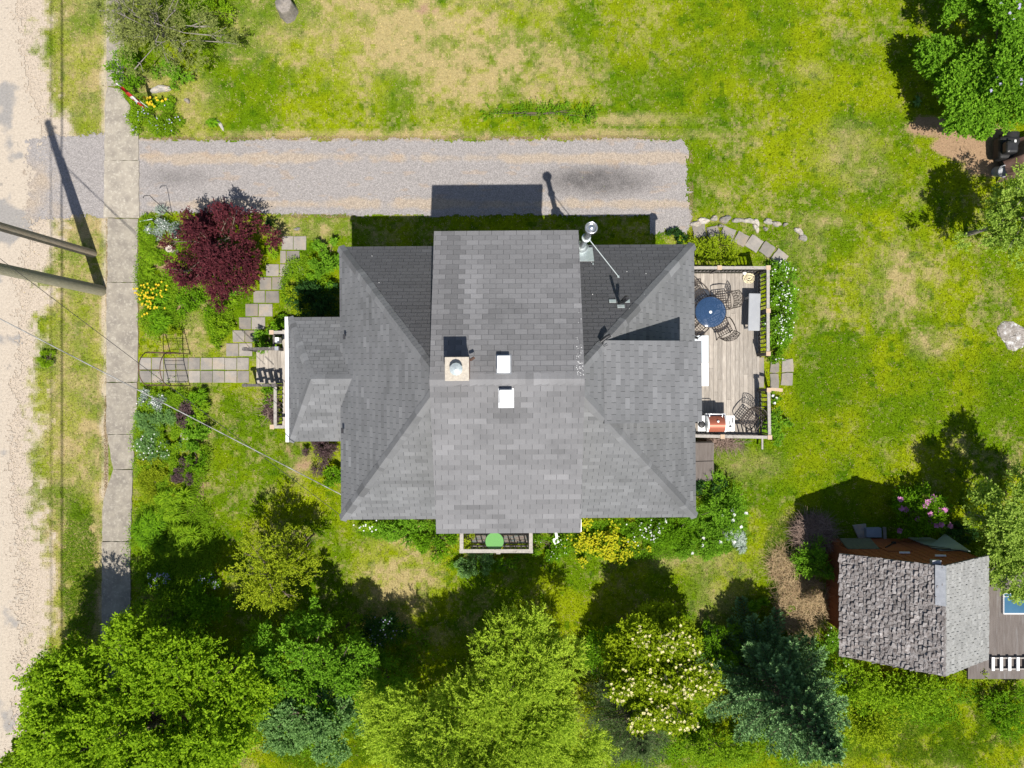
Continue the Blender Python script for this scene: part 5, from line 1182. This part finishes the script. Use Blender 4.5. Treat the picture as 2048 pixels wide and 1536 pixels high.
tree('apple_tree', 'pale green leafy tree at the right edge above the lean-to', 2045, 1060, 2.6, (1.4, 2.0, 1.5), 'apple', 170, 32, 8, .075, .05, 109, r0=.09, cs=.18, boughs=12, rough=.35, bark='greybark')
tree('cherry_tree', 'small pale green tree at the right edge below the covered tractor', 2035, 435, 2.5, (1.2, 1.25, 1.2), 'apple', 90, 28, 8, .075, .048, 110, r0=.07, cs=.22, rough=.35, bark='greybark')
tree('lilac_tree', 'big lush green lilac in the top right corner with few pale flowers', 1985, 112, 1.7, (2.45, 2.45, 1.5), 'lilac', 400, 38, 9, .085, .058, 111, r0=.1, cs=.13, boughs=22, bsize=.3, rough=.2, upb=.9, fl=[('flowers', 'lavender', 60, .06, 7, .9)])
tree('japanese_maple', 'dark red Japanese maple in the front bed', 440, 497, 1.15, (1.52, 1.50, 1.05), 'maple', 125, 34, 9, .07, .04, 112, r0=.06, cs=.2, holes=((432, 480, 17), (462, 470, 9), (395, 540, 8), (500, 440, 8)), rough=.2, inner=.4, upb=.8, cat='tree')
tree('lilac_shrub', 'yellow green small tree with open crown on the lower left lawn', 548, 1143, 1.9, (1.1, 1.2, 1.0), 'yellowgreen', 60, 26, 8, .07, .038, 113, r0=.05, cs=.3, rough=.4, trunk_n=24)
tree('lilac_shrub', 'airy olive green shrub right against the small yellow green tree', 605, 1085, 1.3, (.35, .45, .6), 'yellowgreen', 16, 20, 7, .06, .035, 114, r0=.03, cs=.36, rough=.4)
tree('juniper', 'sparse grey twiggy evergreen in the top left garden', 315, 55, 1.6, (1.9, 1.35, 1.2), 'juniper', 95, 28, 10, .075, .02, 115, r0=.05, bark='greybark', cs=.2, rough=.35, trunk_n=34, spread=.8)
# ---- shrubs, perennials
S_ = [
 ('glossy green bush above the flag at the sidewalk end', 246, 138, 32, 34, 1.0, 'green', {}), ('low green bush spreading on the dry ground above the boulder', 350, 146, 38, 19, .6, 'lilac', {}),
 ('bright green bush at the top edge beside the juniper', 400, 18, 50, 32, 1.1, 'bright', {}), ('low green cushion plant with tiny purple flowers at the driveway corner', 308, 232, 52, 36, .28, 'meadow', dict(L=.045, W=.025, fl=[('flowers', 'lavender', 60, .03, 5, .3)])),
 ('silver grey leaved perennial left of the red maple', 325, 455, 26, 30, .4, 'silver', dict(L=.05, W=.02, fl=[('flowers', 'white', 50, .025, 5, .6)])), ('mid green leafy perennial beside the sidewalk in the front bed', 306, 468, 17, 27, .35, 'meadow', dict(L=.05, W=.03)),
 ('lime green shrub tucked under the left side of the red maple', 376, 528, 20, 18, .5, 'lime', {}), ('dark leafy perennials below the red maple', 380, 605, 42, 24, .35, 'green', {}),
 ('small tidy lime ball shrub on the front lawn', 346, 663, 13, 14, .4, 'lime', dict(L=.04, W=.025, dens=1.4)), ('leafy bright green perennial beside the diagonal slabs', 444, 648, 18, 26, .4, 'bright', {}),
 ('small leafy perennial where the diagonal slabs meet the walk', 436, 684, 16, 13, .3, 'meadow', {}), ('rounded box shrub at the upper left house corner', 650, 522, 26, 40, .9, 'lilac', dict(L=.05, W=.035, dens=1.3)),
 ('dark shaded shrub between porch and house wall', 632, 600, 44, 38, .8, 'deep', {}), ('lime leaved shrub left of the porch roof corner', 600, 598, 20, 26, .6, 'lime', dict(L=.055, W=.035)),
 ('small green shrub just left of the porch gutter', 562, 645, 16, 20, .5, 'green', {}), ('dense peony plant at the porch steps', 533, 682, 18, 26, .6, 'lilac', {}),
 ('purple brown leaved shrub under the lower porch corner', 640, 905, 32, 26, .6, 'purple', dict(L=.045, W=.02)), ('green shrub below the purple brown one by the house', 658, 944, 24, 24, .5, 'green', {}),
 ('green perennial inside the porch railing', 538, 788, 12, 18, .4, 'green', {}), ('dry brown shrub behind the porch lattice', 545, 822, 14, 18, .4, 'purple', dict(L=.04, W=.015)), ('light green edging plant left of the porch lattice', 525, 835, 8, 22, .2, 'bright', dict(L=.04)),
 ('silver leaved plants at the foot of the garden arch', 312, 802, 30, 17, .35, 'silver', dict(L=.05, W=.02, fl=[('flowers', 'white', 30, .03, 5, .5)])), ('grey green perennial below the arch in the long bed', 312, 842, 34, 30, .4, 'bluegreen', dict(L=.05, W=.02)),
 ('dark brownish perennial in the middle of the long bed', 365, 825, 22, 26, .4, 'purple', dict(L=.05, W=.025)), ('leafy green perennial around the bird bath', 398, 872, 28, 34, .5, 'lilac', {}),
 ('mixed pale flowered perennial beside the sidewalk in the long bed', 318, 895, 42, 26, .4, 'bluegreen', dict(L=.05, W=.02, fl=[('flowers', 'white', 40, .03, 5, .5)])), ('yellow green spurge near the sidewalk in the long bed', 300, 930, 30, 22, .4, 'yellowgreen', dict(L=.05, W=.025)),
 ('purple brown barberry in the long bed', 366, 944, 19, 24, .5, 'purple', dict(L=.035, W=.02)), ('second patch of yellow green spurge lower in the long bed', 318, 975, 44, 28, .4, 'yellowgreen', dict(L=.05, W=.02)),
 ('green shrub at the lawn side of the long bed', 392, 920, 16, 24, .4, 'green', {}), ('white flowering plant in the tree shade of the long bed', 318, 1160, 24, 22, .4, 'green', dict(L=.05, W=.02, fl=[('flowers', 'lavender', 90, .028, 5, .4)])),
 ('second pale flowered plant in the shade, nearer the lawn', 410, 1160, 26, 16, .35, 'green', dict(L=.05, W=.02, fl=[('flowers', 'lavender', 50, .025, 5, .4)])), ('shaded brownish undergrowth shrub beside the big maple', 330, 1225, 60, 40, .8, 'meadow', {}), ('brown leaved undergrowth above the big maple', 400, 1225, 50, 36, .9, 'green', {}),
 ('green perennials along the back wall left of the stoop', 808, 1062, 42, 26, .4, 'lilac', {}), ('green perennials touching the left stoop rail', 868, 1078, 38, 30, .5, 'green', {}),
 ('yellow green potted plant on the mossy stoop', 938, 1083, 20, 18, .8, 'yellowgreen', dict(z0=.65, L=.05, W=.035)), ('grey green creeper below the stoop railing', 955, 1132, 44, 18, .5, 'bluegreen', dict(L=.045, W=.03)),
 ('small green shrub at the right foot of the stoop', 1022, 1128, 26, 14, .4, 'green', {}), ('green perennial with tiny white flowers right of the stoop', 1100, 1090, 34, 30, .4, 'green', dict(L=.05, fl=[('flowers', 'white', 26, .02, 5, .6)])),
 ('mass of yellow spurge flowers under the back eave', 1190, 1078, 46, 40, .45, 'meadow', dict(L=.05, W=.03, fl=[('flowers', 'spurge', 1500, .038, 5, .3)])), ('smaller drift of yellow spurge right of the large one', 1262, 1105, 42, 24, .35, 'meadow', dict(L=.05, W=.03, fl=[('flowers', 'spurge', 420, .034, 5, .4)])),
 ('green plants dotted with white daisies under the back eave', 1290, 1062, 42, 26, .45, 'green', dict(L=.05, W=.025, fl=[('flowers', 'white', 60, .032, 6, .5)])), ('leafy green plants in the middle of the back bed', 1352, 1070, 42, 28, .45, 'green', dict(L=.06, W=.025)),
 ('tall green peony bush with large white blooms at the back corner', 1440, 1022, 48, 52, 1.0, 'lilac', dict(L=.08, W=.03, fl=[('flowers', 'white', 9, .065, 12, .75)])), ('lower peony growth with white blooms at the bed edge', 1408, 1090, 50, 26, .6, 'lilac', dict(L=.08, W=.03, fl=[('flowers', 'white', 4, .06, 12, .7)])),
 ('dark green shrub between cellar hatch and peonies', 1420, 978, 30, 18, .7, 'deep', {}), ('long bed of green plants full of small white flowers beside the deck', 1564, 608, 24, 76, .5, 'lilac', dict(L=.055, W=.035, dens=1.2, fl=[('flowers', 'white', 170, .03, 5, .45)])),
 ('dark low plants at the lower end of the deck side bed', 1555, 700, 22, 26, .35, 'green', dict(fl=[('flowers', 'white', 7, .04, 5, .5)])), ('light green plant by the deck step rail post', 1548, 795, 10, 14, .3, 'lilac', dict(fl=[('flowers', 'white', 5, .06, 6, .3)])), ('green shrub at the lower deck corner', 1556, 855, 24, 30, .6, 'lilac', {}),
 ('yellow green shrub against the upper deck railing', 1440, 503, 56, 22, .8, 'lime', dict(L=.06, W=.035)), ('bright lime foliage poking past the roof corner', 1368, 482, 12, 7, .5, 'lime', dict(L=.09, W=.06)), ('dark leafed sprigs over the driveway corner', 1362, 474, 22, 14, .4, 'deep', {}),
 ('green leaved shrub against the left wall of the shed', 1628, 1128, 36, 38, 1.2, 'lilac', dict(L=.06)), ('green shrub in front of the shed door, right of the pink one', 1905, 1058, 36, 20, .7, 'deep', {}),
 ('rhododendron with large pink mauve flower heads by the shed', 1843, 1022, 50, 44, 1.3, 'green', dict(L=.11, W=.035, fl=[('flowers', 'mauve', 20, .11, 16, .3)])), ('lime green creeper climbing onto the lean-to roof', 1955, 1347, 30, 22, 1.0, 'lime', dict(z0=1.3, L=.06)),
 ('bright leafy hedge stretch below the shed, left part', 1700, 1375, 70, 44, 1.4, 'bright', dict(L=.08, W=.05)), ('bright leafy hedge stretch below the shed, right part', 1830, 1390, 80, 34, 1.2, 'bright', dict(L=.08, W=.05)), ('yellow green shrub beside the spruce at the bottom', 1740, 1440, 66, 40, .9, 'lime', dict(L=.07, W=.04)),
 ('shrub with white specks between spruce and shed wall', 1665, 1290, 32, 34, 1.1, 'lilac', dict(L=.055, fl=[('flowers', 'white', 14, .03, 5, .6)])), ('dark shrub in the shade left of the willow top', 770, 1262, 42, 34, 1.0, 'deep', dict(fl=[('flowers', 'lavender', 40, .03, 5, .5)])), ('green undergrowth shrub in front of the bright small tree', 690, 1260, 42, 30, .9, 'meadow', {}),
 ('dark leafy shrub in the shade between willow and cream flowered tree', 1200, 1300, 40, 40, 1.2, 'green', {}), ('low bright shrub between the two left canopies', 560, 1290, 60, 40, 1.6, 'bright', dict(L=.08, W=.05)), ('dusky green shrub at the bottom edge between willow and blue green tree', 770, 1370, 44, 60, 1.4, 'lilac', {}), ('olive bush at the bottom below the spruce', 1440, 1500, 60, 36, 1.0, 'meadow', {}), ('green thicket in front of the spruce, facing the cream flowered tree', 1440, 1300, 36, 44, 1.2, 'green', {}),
 ('green shrub along the right edge below the lean-to', 2030, 1420, 50, 40, .9, 'green', {}), ('low weeds above the driveway, darkest green part of the lawn edge', 1085, 226, 118, 11, .22, 'green', dict(L=.07, W=.03, dens=.5)),
 ('rounded grass green weed clump on the roadside verge', 93, 716, 15, 19, .25, 'bright', dict(L=.07, W=.015, dens=1.0)),
]
for i, (lb_, px, py, rx, ry, h, leaf, kw) in enumerate(S_):
    kw = dict(kw); kw.setdefault('name', 'perennial' if h < .5 else 'shrub'); kw.setdefault('cat', 'plant' if h < .5 else 'shrub')
    shrub(lb_, px, py, rx*1.08, ry*1.08, h, leaf, 300+i, **kw)
B_ = [
 ('fresh green daylily fountain right of the red maple', 541, 505, 20, 26, .5, 'bright', {}), ('thin leaved daylilies beside the sidewalk in the front bed', 302, 528, 26, 30, .45, 'meadow', {}),
 ('clump of yellow trumpet lilies at the sidewalk', 312, 598, 36, 32, .5, 'green', dict(name='lily_clump', fl=[('flowers', 'yellow', 70, .045, 6, 0)])), ('grassy green clump below the yellow lilies', 318, 645, 32, 28, .5, 'green', {}),
 ('arching green daylilies under the lower edge of the red maple', 478, 588, 26, 24, .5, 'lilac', {}), ('pale striped grassy clump between maple and slabs', 452, 612, 28, 20, .45, 'meadow', {}),
 ('arching leaves in front of the box shrub', 626, 553, 22, 20, .5, 'green', {}), ('dark strip of leaves at the right edge of the red maple', 540, 455, 14, 30, .4, 'deep', {}),
 ('dark green daylilies touching the front walk', 395, 788, 24, 28, .55, 'green', {}), ('second daylily clump below the walk', 402, 826, 22, 26, .5, 'meadow', {}),
 ('tall dark grass in the shaded long bed, upper part', 352, 1008, 46, 40, .7, 'meadow', dict(name='grass_clump')), ('tall dark grass in the shaded long bed, left part', 300, 1060, 38, 52, .7, 'green', dict(name='grass_clump')), ('tall dark grass in the shaded long bed, right part', 370, 1085, 42, 46, .7, 'meadow', dict(name='grass_clump')),
 ('grassy leaves with white blooms at the lower left house corner', 738, 1050, 34, 16, .4, 'bright', dict(fl=[('flowers', 'white', 14, .035, 7, 0)])), ('fine leaved clump in the back bed', 1340, 1085, 30, 22, .45, 'green', {}),
 ('spiky variegated yucca like clump at the end of the back bed', 1468, 1085, 26, 34, .45, 'silver', dict(wd=.03, stiff=.6, name='yucca')), ('dark green grass clump in the dry border', 1522, 1208, 28, 22, .5, 'green', {}),
 ('pale green weed rosette on the lawn by the lilac tree', 1834, 204, 14, 16, .25, 'bluegreen', dict(wd=.05, n=26)), ('yellow lilies behind the flag', 318, 208, 24, 14, .4, 'green', dict(name='lily_clump', fl=[('flowers', 'yellow', 14, .06, 6, 0)])), ('dark daylily clump right of the flag', 348, 212, 24, 20, .45, 'green', {}),
 ('tuft of grass beside the thin flat stone', 425, 246, 16, 12, .3, 'green', {}), ('green grass clump at the straw border by the shed', 1575, 1215, 20, 18, .4, 'meadow', {}), ('tuft growing in the long grass left of the shed', 1600, 1150, 20, 14, .35, 'bright', {}),
]
for i, (lb_, px, py, rx, ry, h, leaf, kw) in enumerate(B_): blade_clump(lb_, px, py, rx, ry, h, leaf, 500+i, **kw)
# ---- dead shrub and dry stalks
def stalks(name, label, px, py, rx, ry, n, h, leaf, seed, wd=.012, flat=.3, cat='dead plant'):
    g = np.random.default_rng(seed); c = P(px, py); t = empty(name, tuple(c), label, cat); rx *= G; ry *= G
    r = np.sqrt(g.random(n)); a = g.uniform(0, 6.283, n); b = np.stack([c.x+rx*r*np.cos(a), c.y+ry*r*np.sin(a), g.uniform(0, h, n)], 1); q = g.uniform(0, 6.283, n); l_ = g.uniform(.1, .55, n)
    D = np.stack([np.cos(q), np.sin(q), g.normal(.1, flat, n)], 1); S = np.stack([-np.sin(q), np.cos(q), 0*q], 1)*wd/2; e = b+D*l_[:, None]; V = np.stack([b-S, b+S, e+S*.3, e-S*.3], 1).reshape(-1, 3); V[:, 2] = np.maximum(V[:, 2], .01)
    npmesh('stalks', V, np.arange(4*n).reshape(-1, 4), LM[leaf], t, v=g.random(n)); return t
stalks('dead_shrub', 'bare brown dead shrub at the upper left corner of the shed', 1618, 1062, 36, 34, 2600, .6, 'twig', 71)
stalks('dry_grass', 'heap of dry straw coloured stalks left of the shed', 1598, 1205, 52, 62, 2600, .35, 'straw', 72); stalks('dry_grass', 'dry straw stalks at the upper border near the dead shrub', 1560, 1130, 26, 34, 700, .2, 'straw', 73)
stalks('dry_grass', 'small brown patch of dead stalks under the deck corner', 1450, 884, 36, 9, 500, .2, 'twig', 74); stalks('dry_twigs', 'tangle of dry twigs beside the bright small tree', 705, 1330, 30, 30, 700, .5, 'twig', 75); stalks('dry_twigs', 'brown twigs behind the porch lattice', 545, 815, 12, 22, 200, .3, 'twig', 76)
# ---- uncountable low growth
cover('bed_weeds', 'mixed low weeds filling the front garden beds', [(335, 555, 58, 110), (345, 900, 75, 120), (450, 560, 45, 50), (350, 1090, 85, 120), (610, 570, 45, 60), (300, 470, 20, 40), (320, 620, 40, 60), (440, 640, 28, 40), (350, 850, 60, 60), (335, 870, 62, 100)], 150000, .26, .055, .028, 'meadow', 61)
cover('bed_weeds', 'low greenery filling the back garden bed', [(1300, 1075, 190, 42), (820, 1060, 100, 22), (1440, 1040, 50, 60), (1563, 620, 22, 85), (1480, 880, 30, 8), (955, 1130, 60, 14)], 60000, .18, .05, .022, 'green', 62)
cover('undergrowth', 'shaded green undergrowth beneath the trees along the bottom', [(330, 1400, 240, 140), (640, 1400, 120, 120), (780, 1300, 90, 60), (1300, 1440, 120, 90), (1600, 1400, 120, 130), (1800, 1400, 190, 50)], 60000, .22, .07, .035, 'green', 63)
cover('long_grass', 'longer uncut grass around the trees and the shed', [(1600, 1180, 60, 110), (1500, 1330, 50, 80), (1850, 1470, 190, 60), (660, 1500, 120, 40), (1560, 1100, 30, 60), (120, 1360, 60, 60), (160, 1150, 35, 160)], 60000, .1, .16, .014, 'meadow', 64, 'grass', True)
cover('driveway_weeds', 'thin line of weeds and dry tufts along the driveway edges', [(700, 277, 420, 5), (640, 432, 70, 5), (1180, 276, 150, 5), (1382, 380, 5, 80), (240, 440, 30, 2), (214, 600, 2, 160), (276, 620, 3, 170), (212, 900, 4, 140)], 16000, .05, .07, .014, 'straw', 65, 'grass', True)
